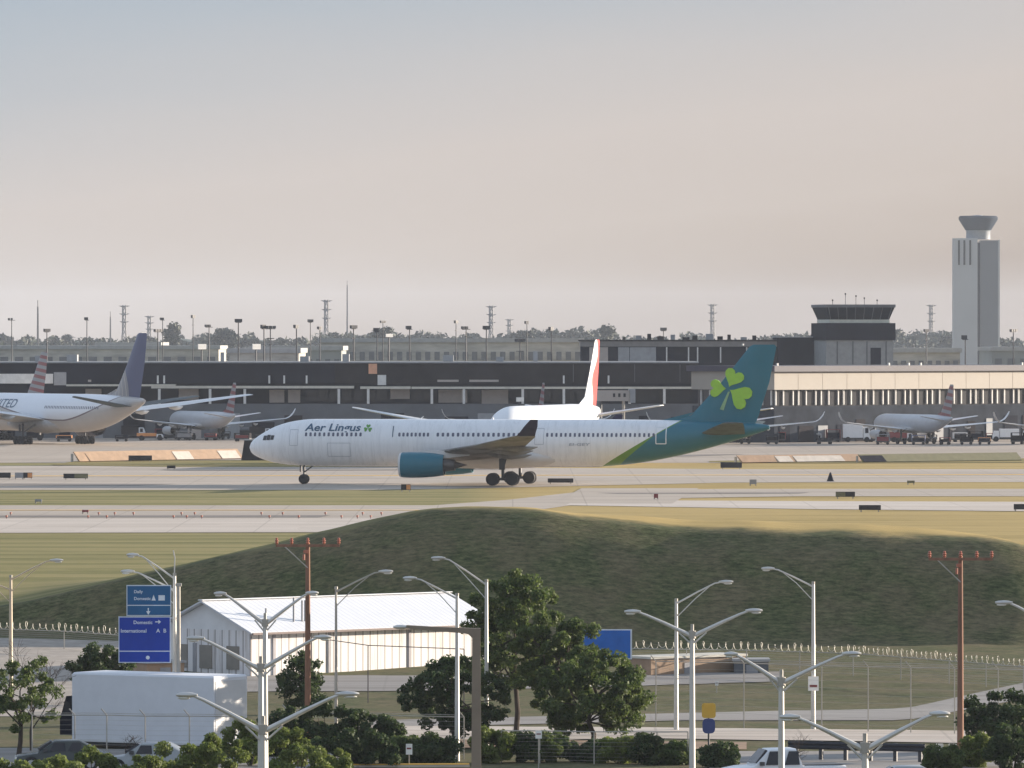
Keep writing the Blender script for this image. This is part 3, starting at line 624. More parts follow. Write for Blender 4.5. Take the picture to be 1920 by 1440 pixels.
# rooftop block and old control tower behind the terminal
BY = 1420.0
def zb(py, Y=BY): return HC - (py - HY) / F * Y
XB = lambda px: (px - 960) / F * BY
B = empty('terminal_block', (0, BY, 0), 0, 'flat roofed upper block with dark bays and pale panels behind the terminal', 'building')
bxp('wall', m_tdark, B, XB(1090), XB(1457), 0, 25, 0, zb(650)); bxp('fascia', M('grey brown fascia', (.20,.19,.18), .7), B, XB(1088), XB(1457), -.4, 25, zb(650)+.01, zb(640)); bxp('roof', m_black, B, XB(1086), XB(1459), -.6, 25.5, zb(640)+.01, zb(637))
for a, b_ in ((1105, 1140), (1159, 1180), (1181, 1230)): bxp('wall_panel', m_panel if a < 1150 else m_roofg, B, XB(a), XB(b_), -.2, -.01, zb(680), zb(651))
for p in (1291, 1351, 1308, 1250, 1400): bxp('column', m_mull, B, XB(p)-.12, XB(p)+.12, -.35, -.03, zb(680), zb(651))
bxp('dark_wing', m_tdark, B, XB(1457)+.02, XB(1527), -2, 22, 0, zb(633)); bxp('dark_wing_roof', m_roofg, B, XB(1455), XB(1529), -2.2, 22.3, zb(633)+.01, zb(631))
for k in range(12): bxp('roof_unit', [m_tdark2, m_roofg, m_tdark][k % 3], B, XB(1168 + k*22 + (k*k*3) % 9), XB(1168 + k*22 + (k*k*3) % 9 + 6 + (k*5) % 9), 6, 8, zb(637)+.01, zb(637) + .5 + (k*7 % 5)*.16)
O = empty('old_control_tower', (XB(1597), BY - 6, 0), R(9), 'squat older control tower with flared dark glass cab and a pale collar', 'control tower')
w_ = 6.5
bxp('base_wall', M('pale grey base wall', (.25,.26,.26), .7), O, -w_, w_*.98, -w_, w_, 0, zb(638)); bxp('dark_storey', m_tdark, O, -w_-.25, w_+.25, -w_-.25, w_+.25, zb(638)+.01, zb(606))
bxp('collar', M('pale collar', (.55,.56,.48), .6), O, -w_+.7, w_-.7, -w_+.7, w_-.7, zb(606)+.01, zb(599.5))
m = MB(); a = w_ - .75; c = w_ + .12; n8 = lambda r_, z: [(r_*math.cos(t)*1.0, r_*math.sin(t), z) for t in [R(22.5 + 45*k) for k in range(8)]]
m.rings([[(-a,-a,zb(599.5)+.01), (a,-a,zb(599.5)+.01), (a,a,zb(599.5)+.01), (-a,a,zb(599.5)+.01)], [(-c,-c,zb(577)), (c,-c,zb(577)), (c,c,zb(577)), (-c,c,zb(577))]])
cab = m.build('glass_cab', M('matt dark glass', (.012,.015,.022), .8, spec=.08), O)
for k in range(8):
    x = -w_ + .4 + k * 1.74; m = MB(); m.tube([(x * .91, -a - .04, zb(599)), (x, -c - .05, zb(577))], .07, 4); m.build('glazing_bar', m_lower, cab)
bxp('cab_roof', m_lower, O, -c-.15, c+.15, -c-.15, c+.15, zb(577)+.01, zb(571.5))
for k in range(5): m = MB(); x = -5.4 + k*2.4 + (k*k % 3)*.5; h = 1.2 + (k*3 % 4)*.5; x *= .85; m.tube([(x, -3, zb(571.5)), (x, -3, zb(571.5) + h*.8)], .045); m.box(x-.12, x+.12, -3.1, -2.9, zb(571.5)+h*.8-.3, zb(571.5)+h*.8); m.build('antenna', m_tdark, O)
bxp('stair_door', m_tdark, O, 2, 4, -w_-.05, -w_-.01, zb(683), zb(652))
for p in (-4.5, -1.5, 1.2, 4.9): bxp('wall_rib', m_lower, O, p, p + .2, -w_-.12, -w_-.01, zb(683), zb(640))
# tall new tower far behind
NY = 3680.0
zn = lambda py: HC - (py - HY) / F * NY; XN = lambda px: (px - 960) / F * NY
N = empty('control_tower', (XN(1830), NY, 0), 0, 'tall slab control tower with flared cab on the right skyline', 'control tower')
s1 = 12.2
Nb = empty('x') if False else None
rotm = R(20)
def rot(p, a=rotm): return (p[0]*math.cos(a) - p[1]*math.sin(a), p[0]*math.sin(a) + p[1]*math.cos(a))
def prism(name, mat, par, pts, z0, z1): m = MB(); m.poly([(x, y, z0) for x, y in pts], (0, 0, z1 - z0)); return m.build(name, mat, par)
zt_ = zn(447)
m_slab = M('pale concrete slab', (.36,.385,.41), .8, var=.06, scale=.05); m_slabd = M('blue grey glazing', (.11,.13,.155), .3, var=.08, scale=.05)
prism('left_slab', m_slab, N, [(-11.4, -4), (.2, -9), (.2, 6), (-11.4, 6)], 0, zt_)
prism('right_slab', m_slabd, N, [(1.6, -8), (11.2, -6.5), (11.2, 6), (1.6, 6)], 0, zn(451)); prism('edge_column', m_slab, N, [(10.4, -6.7), (11.3, -6.6), (11.3, -6), (10.4, -6)], 0, zn(450))
prism('recess', m_tdark, N, [(.2, -6.5), (1.6, -6.5), (1.6, 5), (.2, 5)], 0, zn(455))
for p in (-9.2, -6.6, -3.8): prism('slot_window', m_black, N, [(p, -4 - (p+11.4)*.431 - .35), (p + .9, -4 - (p+12.3)*.431 - .35), (p + .9, -4 - (p+12.3)*.431+.4), (p, -4 - (p+11.4)*.431+.4)], zn(497), zt_ - 1)
m = MB(); nn = 24
def cr(r_, z): return [(1.0 + r_*math.cos(2*math.pi*k/nn), -1 + r_*math.sin(2*math.pi*k/nn), z) for k in range(nn)]
m.rings([cr(6, zt_ - .5), cr(5.9, zn(434)), cr(6.2, zn(432))]); m.build('cab_neck', M('grey neck', (.22,.25,.29), .6), N, True)
m = MB(); m.rings([cr(6.3, zn(432)), cr(9.6, zn(412)), cr(9.7, zn(408)), cr(9.0, zn(405))]); m.build('flared_cab', M('slate glass cab', (.02,.032,.052), .8, spec=.08), N, True)
m = MB(); m.rings([cr(2.5, zn(405)), cr(2.2, zn(403.5))]); m.build('radome', m_slab, N, True)

# far buildings between terminal and trees
def farb(px0, px1, py0, Y, mat, label, wins=0):
    t = empty('distant_building', ((px0 + px1)/2/F*Y - 960/F*Y, Y, 0), 0, label, 'building'); w = (px1-px0)/F*Y/2; z = HC - (py0-HY)/F*Y
    bxp('wall', mat, t, -w, w, 0, 60, 0, z); bxp('roof', m_roofg, t, -w-.5, w+.5, -.5, 60.5, z + .01, z + 1.2)
    for k in range(wins):
        x = -w + (k + .5) * 2*w/wins; bxp('window', m_lower, t, x - w/wins*.55, x + w/wins*.55, -.3, -.01, z*.70, z*.84)
    return t
m_park = M('parking deck concrete', (.36,.35,.32), .8, var=.45, scale=.25, stretch=(.35,1,1.6)); m_ptan = M('tan far wall', (.42,.38,.33), .8, var=.1, scale=.05); m_pgr = M('grey green far wall', (.24,.26,.26), .8, var=.2, scale=.03)
farb(-200, 410, 655, 2300, m_park, 'wide far grey deck behind the left part of the terminal', 22)
farb(180, 300, 648, 2700, m_ptan, 'low tan building in front of the left tree line', 6)
farb(470, 640, 657, 2000, m_pgr, 'grey green low building behind the mast lights', 10)
farb(600, 1092, 642, 2100, m_park, 'long grey parking deck behind the middle of the terminal', 28)
farb(430, 560, 662, 1800, m_park, 'small pale roofed building by the mast lights', 6)
farb(1670, 1800, 661, 2000, m_park, 'low grey building left of the tall tower', 8)
farb(1860, 2100, 658, 2200, m_pgr, 'low grey building right of the tall tower', 10)

# ---------------------------------------------------------------- trees far away
def leafmat(name, c0, c1, c2, tr=.25):
    t = NT(name); p = t.coord('Object'); n = t.noise(p, 1.4, 4); n2 = t.noise(p, 9.0, 2)
    cc = t.ramp(t.math('ADD', t.math('MULTIPLY', n, .6), t.math('MULTIPLY', n2, .4)), [(.36, c0), (.5, c1), (.64, c2)]); t.color(cc); t.fin(.6, 0, .25)
    out = t.n['Material Output']; tl = t.n.new('ShaderNodeBsdfTranslucent'); t.link(cc, tl.inputs[0]); mxs = t.n.new('ShaderNodeMixShader'); mxs.inputs[0].default_value = tr
    t.link(t.b.outputs[0], mxs.inputs[1]); t.link(tl.outputs[0], mxs.inputs[2]); t.link(mxs.outputs[0], out.inputs[0]); return t.m
m_leaf = leafmat('mid green foliage', (.040,.064,.018), (.085,.125,.034), (.155,.19,.055), .4)
m_leafd = leafmat('dark green foliage', (.022,.040,.015), (.048,.078,.026), (.09,.125,.04), .35)
m_leafb = leafmat('bright shrub foliage', (.065,.095,.020), (.14,.18,.038), (.22,.26,.07), .4)
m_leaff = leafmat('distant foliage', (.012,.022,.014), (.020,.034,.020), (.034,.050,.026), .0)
m_bark = M('dark bark', (.06,.045,.035), .9, var=.3)
def leaves(centers, radii, n, size, seed=0, flat=.8):
    g = np.random.default_rng(seed); idx = g.integers(0, len(centers), n); C = centers[idx]; Rr = radii[idx]
    d = g.normal(size=(n, 3)); d /= np.linalg.norm(d, axis=1)[:, None]; u = g.random(n) ** .45
    P = C + d * (Rr * u)[:, None] * np.array([1, 1, flat])
    nrm = g.normal(size=(n, 3)) + np.array([0, 0, .5]) + d * .7; nrm /= np.linalg.norm(nrm, axis=1)[:, None]
    a = np.cross(nrm, g.normal(size=(n, 3))); a /= np.linalg.norm(a, axis=1)[:, None]; b = np.cross(nrm, a); s_ = size * (.6 + .8*g.random(n))[:, None]
    V = np.stack([P - a*s_, P - b*s_*.55, P + a*s_, P + b*s_*.55], 1).reshape(-1, 3); return V, np.arange(4*n).reshape(n, 4)
def clumps(cx, cy, cz, rx, ry, rz_, n, cr_, seed, low=-.6):
    g = np.random.default_rng(seed); out = []
    while len(out) < n:
        p = g.uniform(-1, 1, 3)
        if np.dot(p, p) <= 1 and p[2] > low and (np.dot(p, p) > .25 or g.random() < .4): out.append(p)
    P = np.array(out) * np.array([rx, ry, rz_]) + np.array([cx, cy, cz]); return P, cr_ * (.55 + .8 * g.random(n))
def tree(name, label, base, H, rx, rz_, n=9000, leaf=.14, mat=None, trunk=.12, seed=1, cz=None, ncl=46, group=None, low=-.7, cat='tree', clr=.62, dens=1):
    t = empty(name, base, 0, label, cat, group); cz = cz if cz is not None else H - rz_
    P, Rr = clumps(0, 0, cz, rx, rx*.9, rz_, ncl, clr, seed, low)
    V, Fq = leaves(P, Rr, n, leaf, seed); raw('crown', V, Fq, mat or m_leaf, t)
    m = MB(); top = cz + rz_*.3; g = random.Random(seed); pts = [(g.uniform(-.12, .12)*k, g.uniform(-.1, .1)*k, top*k/5) for k in range(6)]; pts[0] = (0, 0, -.1)
    m.tube(pts, [trunk * (1.25 - .17*k) for k in range(6)], 9)
    for k in range(min(16, ncl)):
        b0 = Vector(pts[2 + k % 3]); e = Vector(P[k]); mid = b0.lerp(e, .5) + Vector((g.uniform(-.2, .2), 0, g.uniform(-.1, .2))); m.tube([b0, mid, e], [trunk*.45, trunk*.3, trunk*.1], 5)
    m.build('trunk', m_bark, t, True); return t
# tree line: one mass of distant wood on the horizon
g = np.random.default_rng(3); Cs = []; Rs = []
def tl_top(px):
    base = 634 + 5*math.sin(px*.011) + 3*math.sin(px*.037 + 1) + 2*math.sin(px*.09)
    for c, w, h in ((20, 30, 10), (150, 50, 8), (325, 18, 8), (415, 35, 9), (620, 25, 4), (665, 40, 12), (720, 26, 18), (790, 40, 13), (880, 50, 10), (990, 25, 10), (1060, 45, 13), (1135, 25, 14), (1210, 30, 8), (1300, 35, 11), (1700, 60, 16), (1760, 40, 12), (1880, 30, 8)):
        base -= h * math.exp(-((px - c) / w) ** 2)
    return base
for k in range(1500):
    px = g.uniform(-260, 2180); Y = g.uniform(4300, 5200); zt0 = HC - (tl_top(px) - HY)/F*4600; r_ = g.uniform(3.5, 7)
    Cs.append(((px-960)/F*Y, Y, max(g.uniform(.35, 1.0) * zt0 - r_*.5, r_*.4))); Rs.append(r_)
V, Fq = leaves(np.array(Cs), np.array(Rs), 95000, 1.7, 5, .85); wood = raw('distant_wood', V, Fq, m_leaff); tag(wood, 'blue grey line of distant trees along the horizon', kind='stuff')
m = MB(); NPX = list(range(-260, 2181, 12))
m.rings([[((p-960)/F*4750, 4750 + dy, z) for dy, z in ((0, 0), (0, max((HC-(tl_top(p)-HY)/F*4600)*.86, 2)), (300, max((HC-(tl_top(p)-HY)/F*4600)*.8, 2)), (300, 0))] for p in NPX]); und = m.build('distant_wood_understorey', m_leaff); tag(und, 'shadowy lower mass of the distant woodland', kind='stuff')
for k, (px, tp_, wd) in enumerate(((325, 601, 12), (420, 611, 17), (720, 612, 18), (985, 614, 14), (1135, 614, 16))):
    Y = 3900; H = HC - (tp_-HY)/F*Y; w = wd/F*Y
    tree('tree', ['lone open crowned tree standing above the left wood', 'rounded tree above the wood right of the blue tail', 'tall domed tree on the horizon above the deck', 'small domed tree on the horizon near the middle', 'dense square crowned tree behind the red tail tip'][k], (X(px, Y), Y, 0), H, w, H*.33, 1500, 1.0, m_leaff, .5, 20+k, ncl=16, clr=3.0, group='single trees on the horizon')
# ---------------------------------------------------------------- masts and pylons on the skyline
m_mast = M('dark mast steel', (.06,.063,.072), .6)
masts = [(22, 600, 1900), (88, 622, 1500), (163, 600, 1900), (296, 622, 1450), (305, 600, 1900), (362, 596, 1900), (392, 613, 1600), (447, 604, 1400), (495, 616, 1380), (507, 616, 1380), (556, 615, 1380), (582, 604, 1900), (600, 617, 1500), (663, 616, 1380),
         (707, 622, 1380), (718, 605, 1900), (768, 617, 1380), (855, 606, 1900), (874, 617, 1380), (912, 617, 1380), (988, 607, 1900), (975, 640, 1380), (1034, 619, 1380), (1244, 620, 1700), (1638, 625, 1500), (1737, 622, 1700), (1810, 636, 1330), (1900, 622, 1500)]
for k, (px, py, Y) in enumerate(masts):
    z = HC - (py-HY)/F*Y; t = empty('mast_light', (X(px, Y), Y, 0), (k*.7) % 1.2, 'tall dark floodlight mast above the terminals, %s from the left' % ORD[k], 'floodlight mast', 'floodlight masts behind the terminal')
    m = MB(); m.tube([(0, 0, 0), (0, 0, z)], [.19, .10], 8); m.build('pole', m_mast, t)
    m = MB(); w = .55 if k % 3 else .9; m.box(-w, w, -.09, .09, z - .12, z)
    if k % 4 == 1: m.box(-w*.8, w*.8, -.1, .1, z - 1.9, z - 1.75)
    m.build('crossbar', m_mast, t)
    for s_ in (-1, 0, 1)[:2 + k % 2]:
        m = MB(); m.box(s_*w*.8 - .26, s_*w*.8 + .26, -.3, .26, z + .01, z + .5 + .1*(k % 3)); m.build('floodlight', m_mast, t)
m_pyl = M('pylon steel', (.16,.16,.17), .6)
for k, (px, top, Y, kind) in enumerate(((233, 572, 5200, 1), (280, 592, 5600, 1), (612, 562, 5000, 1), (921, 573, 5000, 1), (955, 598, 6000, 1), (1336, 570, 5300, 1), (1746, 571, 5300, 1), (71, 575, 3400, 0), (651, 535, 4800, 0), (207, 594, 4200, 0))):
    z = HC - (top-HY)/F*Y
    if kind:
        t = empty('pylon', (X(px, Y), Y, 0), .3, ['lattice power pylon above the trees left of the blue tail', 'faint far pylon just right of the blue tail', 'lattice pylon beside the tall thin aerial', 'lattice pylon above the middle of the deck', 'faint short pylon right of the middle one', 'lattice pylon above the roof block', 'lattice pylon between the old and the tall tower'][k], 'pylon', 'power pylons on the horizon')
        m = MB(); w0, w1 = 3.6, 1.1
        for sx_ in (-1, 1):
            for sy in (-1, 1): m.tube([(sx_*w0, sy*w0, 0), (sx_*w1, sy*w1, z*.55), (sx_*w1*.9, sy*w1*.9, z)], .32, 4)
        for q_ in range(10):
            za, zb_ = z*q_/10, z*(q_+1)/10; wa = w0 + (w1-w0)*min(za/(z*.55), 1); wb = w0 + (w1-w0)*min(zb_/(z*.55), 1)
            m.tube([(-wa, -wa, za), (wb, -wb, zb_)], .22, 4); m.tube([(wa, -wa, za), (-wb, -wb, zb_)], .22, 4)
        m.build('lattice', m_pyl, t)
        for q_, zz in enumerate((.99, .86, .73)):
            m = MB(); m.poly([(-4.2 + q_*.4, -.3, z*zz), (4.2 - q_*.4, -.3, z*zz), (1, -.3, z*zz - 1.3), (-1, -.3, z*zz - 1.3)], (0, .6, 0)); m.build('crossarm', m_pyl, t)
    else:
        t = empty('aerial', (X(px, Y), Y, 0), 0, {71: 'plain dark aerial pole above the far left trees', 651: 'very tall thin aerial above the middle trees', 207: 'thin short aerial left of the first pylon'}[px], 'aerial')
        m = MB(); m.tube([(0, 0, 0), (0, 0, z)], [.75, .38], 6); m.build('pole', m_pyl, t); m = MB(); m.tube([(0, 0, z + .01), (0, 0, z + 3)], .2, 5); m.build('tip', m_pyl, t)
m_board = M('white sign board', (.85,.84,.80), .5)
for px, py, w, h, Y, lb in ((379, 650, 9, 5, 1650, 'white board standing in for a light above the terminal near the blue tail'), (481, 650, 9, 5, 1650, 'white board standing in for a light by the pair of mast lights'), (730, 629, 8, 3, 1700, 'white board standing in for a light on the deck under the tallest trees'), (975, 749, 8, 4, 1290, 'small white board on the terminal wall'), (270, 627, 5, 4, 1800, 'small white board right beside the blue tail tip')):
    t = empty('sunward_board', (X(px, Y), Y, 0), R(35), lb, 'sign board'); z = HC - (py-HY)/F*Y; w_m = w/F*Y; h_m = h/F*Y  # white boards turned to the sun, standing in for bright lights
    bxp('board', m_board, t, -w_m, w_m, -.1, .1, z - h_m, z + h_m); m = MB(); m.tube([(0, .2, 0), (0, .2, z)], .15, 6); m.build('post', m_mast, t)

# ---------------------------------------------------------------- apron objects
def gp(px, py): Y = HC*F/(py-HY); return Vector((X(px, Y), Y, 0))
m_red = M('dull red paint', (.22,.045,.045), .5); m_blue = M('dull blue paint', (.06,.09,.2), .5); m_orange = M('orange paint', (.65,.28,.10), .5); m_olive = M('olive painted panel', (.16,.15,.08), .6); m_greyp = M('mid grey paint', (.3,.3,.31), .6)
def truck(px, py, w, h, mat, label, rz=0, cabm=None, name='service_truck'):
    b = gp(px, py); s_ = F/b.y; L = w/s_; H = h/s_; t = empty(name, b, rz, label, 'truck', None)
    m = MB(); m.box(-L/2, L*.22, -1.2, 1.2, .75, H); m.build('cargo_box', mat, t)
    m = MB(); m.poly([(L*.24, -1.1, .5), (L*.5, -1.1, .5), (L*.5, -1.1, H*.5), (L*.43, -1.1, H*.85), (L*.24, -1.1, H*.85)], (0, 2.2, 0)); c = m.build('cab', cabm or m_white, t)
    m = MB(); m.box(L*.30, L*.42, -1.13, -1.105, H*.5, H*.78); m.build('window', m_dark, c)
    m = MB(); m.box(-L/2, L*.5, -1.0, 1.0, .45, .74); m.build('chassis', m_cyl, t)
    for x in (-L*.32, L*.36):
        for y in (-1.05, 1.05): m = MB(); m.cyl((x, y, .45), .45, .3, 14); m.build('wheel', m_tyre, t)
    return t
def cart(px, py, w, h, mat, label, rz=0):
    b = gp(px, py); s_ = F/b.y; L = w/s_; H = h/s_; t = empty('baggage_cart', b, rz, label, 'baggage cart', 'baggage carts on the apron')
    m = MB(); m.box(-L/2, L/2, -.8, .8, .4, .6); m.build('deck', m_cyl, t)
    m = MB(); m.box(-L/2, L/2, -.75, .75, H-.1, H); 
    for x in (-L/2, L/2-.08): m.box(x, x+.08, -.75, .75, .6, H-.1)
    m.build('canopy', mat, t); m = MB(); m.box(-L*.42, L*.42, -.6, .6, .61, H*.75); m.build('load', [m_tdark2, m_greyp, m_tdark, m_red][int(px) % 4], t)
    for x in (-L*.35, L*.35):
        for y in (-.7, .7): m = MB(); m.cyl((x, y, .22), .22, .15, 10); m.build('wheel', m_tyre, t)
    return t
truck(1606, 829, 52, 34, m_white, 'white high lift catering truck beside the far right regional jet', 0)
truck(1500, 828, 86, 30, m_red, 'dark red service truck behind the taxiway on the right')
truck(1415, 829, 40, 26, m_white, 'small white truck under the teal tail')
truck(1690, 829, 44, 20, m_red, 'low dark red truck under the silver jet')
truck(1885, 828, 50, 24, m_white, 'white truck at the right edge gates', R(180))
truck(282, 826, 50, 14, m_orange, 'low orange truck behind the blue tailed airliner')
truck(488, 822, 40, 22, m_tdark2, 'dark truck left of the taxiing airliner nose')
truck(250, 822, 44, 24, m_tdark2, 'dark truck under the big wing on the left')
for k, (px, py, w, h, mt, lb) in enumerate(((1460, 830, 26, 20, m_red, 'red topped cart beside the dark red truck'), (1562, 829, 26, 24, m_red, 'tall red cart left of the white catering truck'), (1640, 829, 22, 16, m_tdark, 'dark cart left of the silver jet wheels'), (1745, 829, 24, 14, m_tdark, 'dark cart under the silver jet fuselage'),
        (1800, 829, 26, 18, m_white, 'white cart right of the silver jet'), (1830, 828, 26, 20, m_tdark2, 'brown cart under the silver jet right wing'), (1860, 828, 22, 16, m_red, 'red cart under the winglet'), (320, 823, 26, 14, m_blue, 'blue cart below the left regional jet nose'), (355, 824, 20, 12, m_tdark, 'black cart under the left regional jet'),
        (420, 823, 24, 14, m_tdark2, 'brown cart behind the left regional jet'), (460, 822, 24, 20, m_greyp, 'grey cart behind the orange barrier'), (300, 822, 18, 18, m_red, 'small red cart between the two left jets'), (120, 828, 30, 12, m_orange, 'orange cart between the big airliner gears'), (1530, 829, 18, 16, m_white, 'small white cart next to the dark red truck'), (1375, 830, 24, 16, m_tdark, 'dark cart below the teal tail cone'))):
    cart(px, py, w, h, mt, lb, .1*(k % 3))
for k, (px, py, w, h, mt, lb) in enumerate(((345, 826, 30, 18, m_greyp, 'grey cart under the nose of the left regional jet'), (395, 826, 22, 13, m_red, 'dull red cart behind the left regional jet wheels'), (455, 828, 30, 16, m_tdark2, 'brown cart left of the dark shelter'), (228, 828, 24, 12, m_tdark, 'black cart right of the large airliner wheels'),
        (1448, 833, 22, 18, m_tdark, 'black cart left of the dark red truck'), (1546, 833, 30, 12, m_tdark, 'low black cart right of the dark red truck'), (1655, 834, 26, 20, m_greyp, 'grey cart right of the white catering truck'), (1722, 834, 26, 18, m_blue, 'blue cart left of the striped tail jet wheels'), (1772, 834, 20, 14, m_red, 'small red cart below the striped tail'),
        (1812, 834, 24, 20, m_tdark2, 'tall brown cart right of the striped tail jet'), (1846, 834, 24, 14, m_orange, 'small orange cart by the right gates'), (1908, 833, 24, 22, m_tdark, 'black cart at the right picture edge'))):
    cart(px, py, w, h, mt, lb, -.1*(k % 3))
def bridge(px0, px1, py0, py1, base, label, mat=None, wins=0):
    b = gp((px0+px1)/2, base); s_ = F/b.y; w = (px1-px0)/s_/2; z0 = (base-py1)/s_; z1 = (base-py0)/s_; t = empty('jet_bridge', b, R(4), label, 'jet bridge', None)
    m = MB(); m.box(-w, w*.7, -1.3, 1.3, z0, z1); m.build('tunnel', mat or m_panel, t); m = MB(); m.box(w*.72, w, -1.7, 1.7, z0-.3, z1+.25); m.build('cab', m_roofg, t); m = MB(); m.cyl((-w*.9, 0, z0/2), .5, z0, axis='z'); m.build('column', m_lower, t)
    m = MB(); m.tube([(w*.4, -1, z0), (w*.4, -1, .5)], .15); m.tube([(w*.4, 1, z0), (w*.4, 1, .5)], .15); m.build('leg', m_galvd, t)
    for k in range(wins): m = MB(); m.box(-w*.2 + k*.9, .4 - w*.2 + k*.9, -1.34, -1.305, z0 + .7, z1-.5); m.build('window', m_dark, t)
    for y in (-1, 1): m = MB(); m.cyl((w*.4, y, .5), .5, .35, 12); m.build('wheel', m_tyre, t)
bridge(-40, 124, 701, 719, 826, 'white jet bridge above the airliner at the far left', m_mull, 0)
bridge(1120, 1190, 732, 752, 824, 'beige jet bridge with three dark windows right of the red tail', m_panel, 3)
bridge(1610, 1665, 745, 772, 822, 'grey jet bridge left of the silver regional jet', m_lower, 0)
bridge(1460, 1560, 742, 758, 815, 'dark grey jet bridge behind the dark red truck', m_lower, 0)
bridge(690, 770, 748, 765, 815, 'dark brown jet bridge above the taxiing airliner forward fuselage', m_tdark2, 0)
bridge(300, 400, 728, 746, 815, 'grey jet bridge above the left regional jet', m_panel, 0)
# blast barriers
def barrier(pts, h, mat, label, panels=()):
    a = gp(*pts[0]); b = gp(*pts[1]); d = b - a; t = empty('blast_fence', a, math.atan2(d.y, d.x), label, 'blast fence'); L = d.length; s_ = F/a.y; H = h/s_
    m = MB(); m.poly([(0, 0, .15), (0, 1.2, H), (0, 1.35, H), (0, .25, .05)], (L, 0, 0)); m.build('deflector', mat, t)
    for k in range(int(L/5)+1): m = MB(); m.box(min(k*5, L-.15), min(k*5, L-.15)+.15, 1.36, 1.7, 0, H*.8); m.build('support_frame', m_galvd, t)
    for u0, u1, mt in panels: m = MB(); m.poly([(u0*L, -.06, .16), (u0*L, 1.0, H*.86), (u0*L, .96, H*.86), (u0*L, -.1, .16)], ((u1-u0)*L, 0, 0)); m.build('panel', mt, t)
m_tanb = M('orange tan barrier panel', (.34,.23,.15), .7, var=.15); m_wpan = M('white barrier panel', (.52,.47,.41), .6)
barrier(((150, 867), (457, 861)), 20, m_tanb, 'sunlit orange tan blast fence behind the airliner nose', ((.06, .30, m_tanb), (.585, .69, m_wpan), (.865, .98, m_wpan)))
bxp_b = gp(478, 864); t = empty('equipment_shelter', bxp_b, 0, 'dark equipment shelter right behind the airliner nose', 'shelter'); s_ = F/bxp_b.y
m = MB(); m.poly([(-26/s_, 0, 0), (28/s_, 0, 0), (10/s_, 0, 38/s_), (-20/s_, 0, 38/s_)], (0, 3, 0)); m.build('body', m_tdark2, t); m = MB(); m.box(-21/s_, 11/s_, -.1, 3.1, 38/s_+.01, 38/s_+.15); m.build('roof', m_roofg, t)
barrier(((1392, 869), (1618, 866)), 15, m_tanb, 'sunlit orange blast fence on the right of the teal tail', ((.0, .25, m_tanb), (.30, .42, m_wpan), (.45, .85, m_wpan)))
barrier(((1620, 868), (1917, 864)), 16, m_olive, 'grey olive blast fence at the far right', ((.0, .14, m_tdark), ))
# dark airfield sign boxes
def afsign(px, py, w, h, mat, label, extra=None):
    b = gp(px, py); s_ = F/b.y; W = w/s_/2; H = h/s_; t = empty('airfield_sign', b, 0, label, 'airfield sign', 'low sign boxes beside the taxiways')
    m = MB(); m.box(-W, W, -.18, .18, .2, H); m.build('panel', mat, t)
    if extra: m = MB(); m.box(W*extra[0], W*extra[1], -.21, -.185, .25, H-.05); m.build('face', extra[2], t)
    for k, x in enumerate((-W*.8, W*.8)): m = MB(); m.box(x-.06, x+.06, -.1, .1, -.02, .2); m.build('leg', m_galvd, t)
m_sblk = M('black sign face', (.014,.014,.018), .4)
for a in ((8, 899, 24, 13, m_sblk, 'black sign box cut by the left picture edge'), (36, 899, 16, 13, m_greyp, 'grey sign box between the black and the orange ones'), (52, 899, 17, 13, m_sblk, 'small black and orange sign box near the left edge', (.0, .95, m_orange)),
          (142, 900, 46, 12, m_sblk, 'black and olive sign box at the left', (-.1, .98, m_olive)), (263, 866, 44, 12, m_sblk, 'long black sign box in front of the orange fence'), (761, 922, 18, 14, m_sblk, 'small black and orange sign box under the teal engine', (.1, .95, m_orange)),
          (1051, 908, 48, 11, m_sblk, 'long black sign box right of the main wheels'), (1371, 880, 40, 13, m_sblk, 'black sign box below the teal tail'), (1585, 935, 36, 13, m_sblk, 'olive and black sign box on the right taxiway edge', (-.98, 0, m_olive)),
          (1631, 960, 41, 13, m_sblk, 'black sign box in front of the golden verge'), (1915, 959, 28, 14, m_sblk, 'black sign box cut by the right picture edge'), (1412, 911, 13, 12, m_greyp, 'small grey green marker box right of the airliner'), (1230, 937, 8, 11, m_red, 'tiny reddish marker on the taxiway link'),
          (72, 944, 13, 8, m_greyp, 'small grey marker box on the left grass strip'), (321, 881, 16, 8, m_tdark2, 'little brown marker left of the nose'), (1708, 909, 14, 8, m_olive, 'small pale olive marker on the far right taxiway'), (160, 964, 12, 8, m_red, 'tiny red marker beside the left taxiway')):
    afsign(*a)
b = gp(1557, 903); t = empty('wind_cone', b, 0, 'small dark cone shaped marker on the right grass', 'marker'); m = MB(); m.rings([[(.45*math.cos(R(45*k)), .45*math.sin(R(45*k)), 0) for k in range(8)], [(.08*math.cos(R(45*k)), .08*math.sin(R(45*k)), 1.1) for k in range(8)]]); m.build('cone', m_tdark, t); m = MB(); m.box(-.5, .5, -.5, .5, -.02, .05); m.build('foot', m_black, t)
for k in range(22):
    px = [20, 165, 185, 200, 215, 325, 340, 350, 365, 378, 490, 505, 530, 670, 680, 695, 715, 12, 250, 560, 610, 640][k]; py = 973 if k % 2 else 967
    b = gp(px, py); t = empty('runway_light', b, 0, 'small reddish runway edge light on the left, %s in its row' % ORD[k], 'runway light', 'runway edge lights on the left')
    m = MB(); m.tube([(0, 0, 0), (0, 0, .2)], .04, 6); m.build('stem', m_red, t); m = MB(); m.cyl((0, 0, .27), .11, .14, 8, 'z'); m.build('lens', m_insul, t)

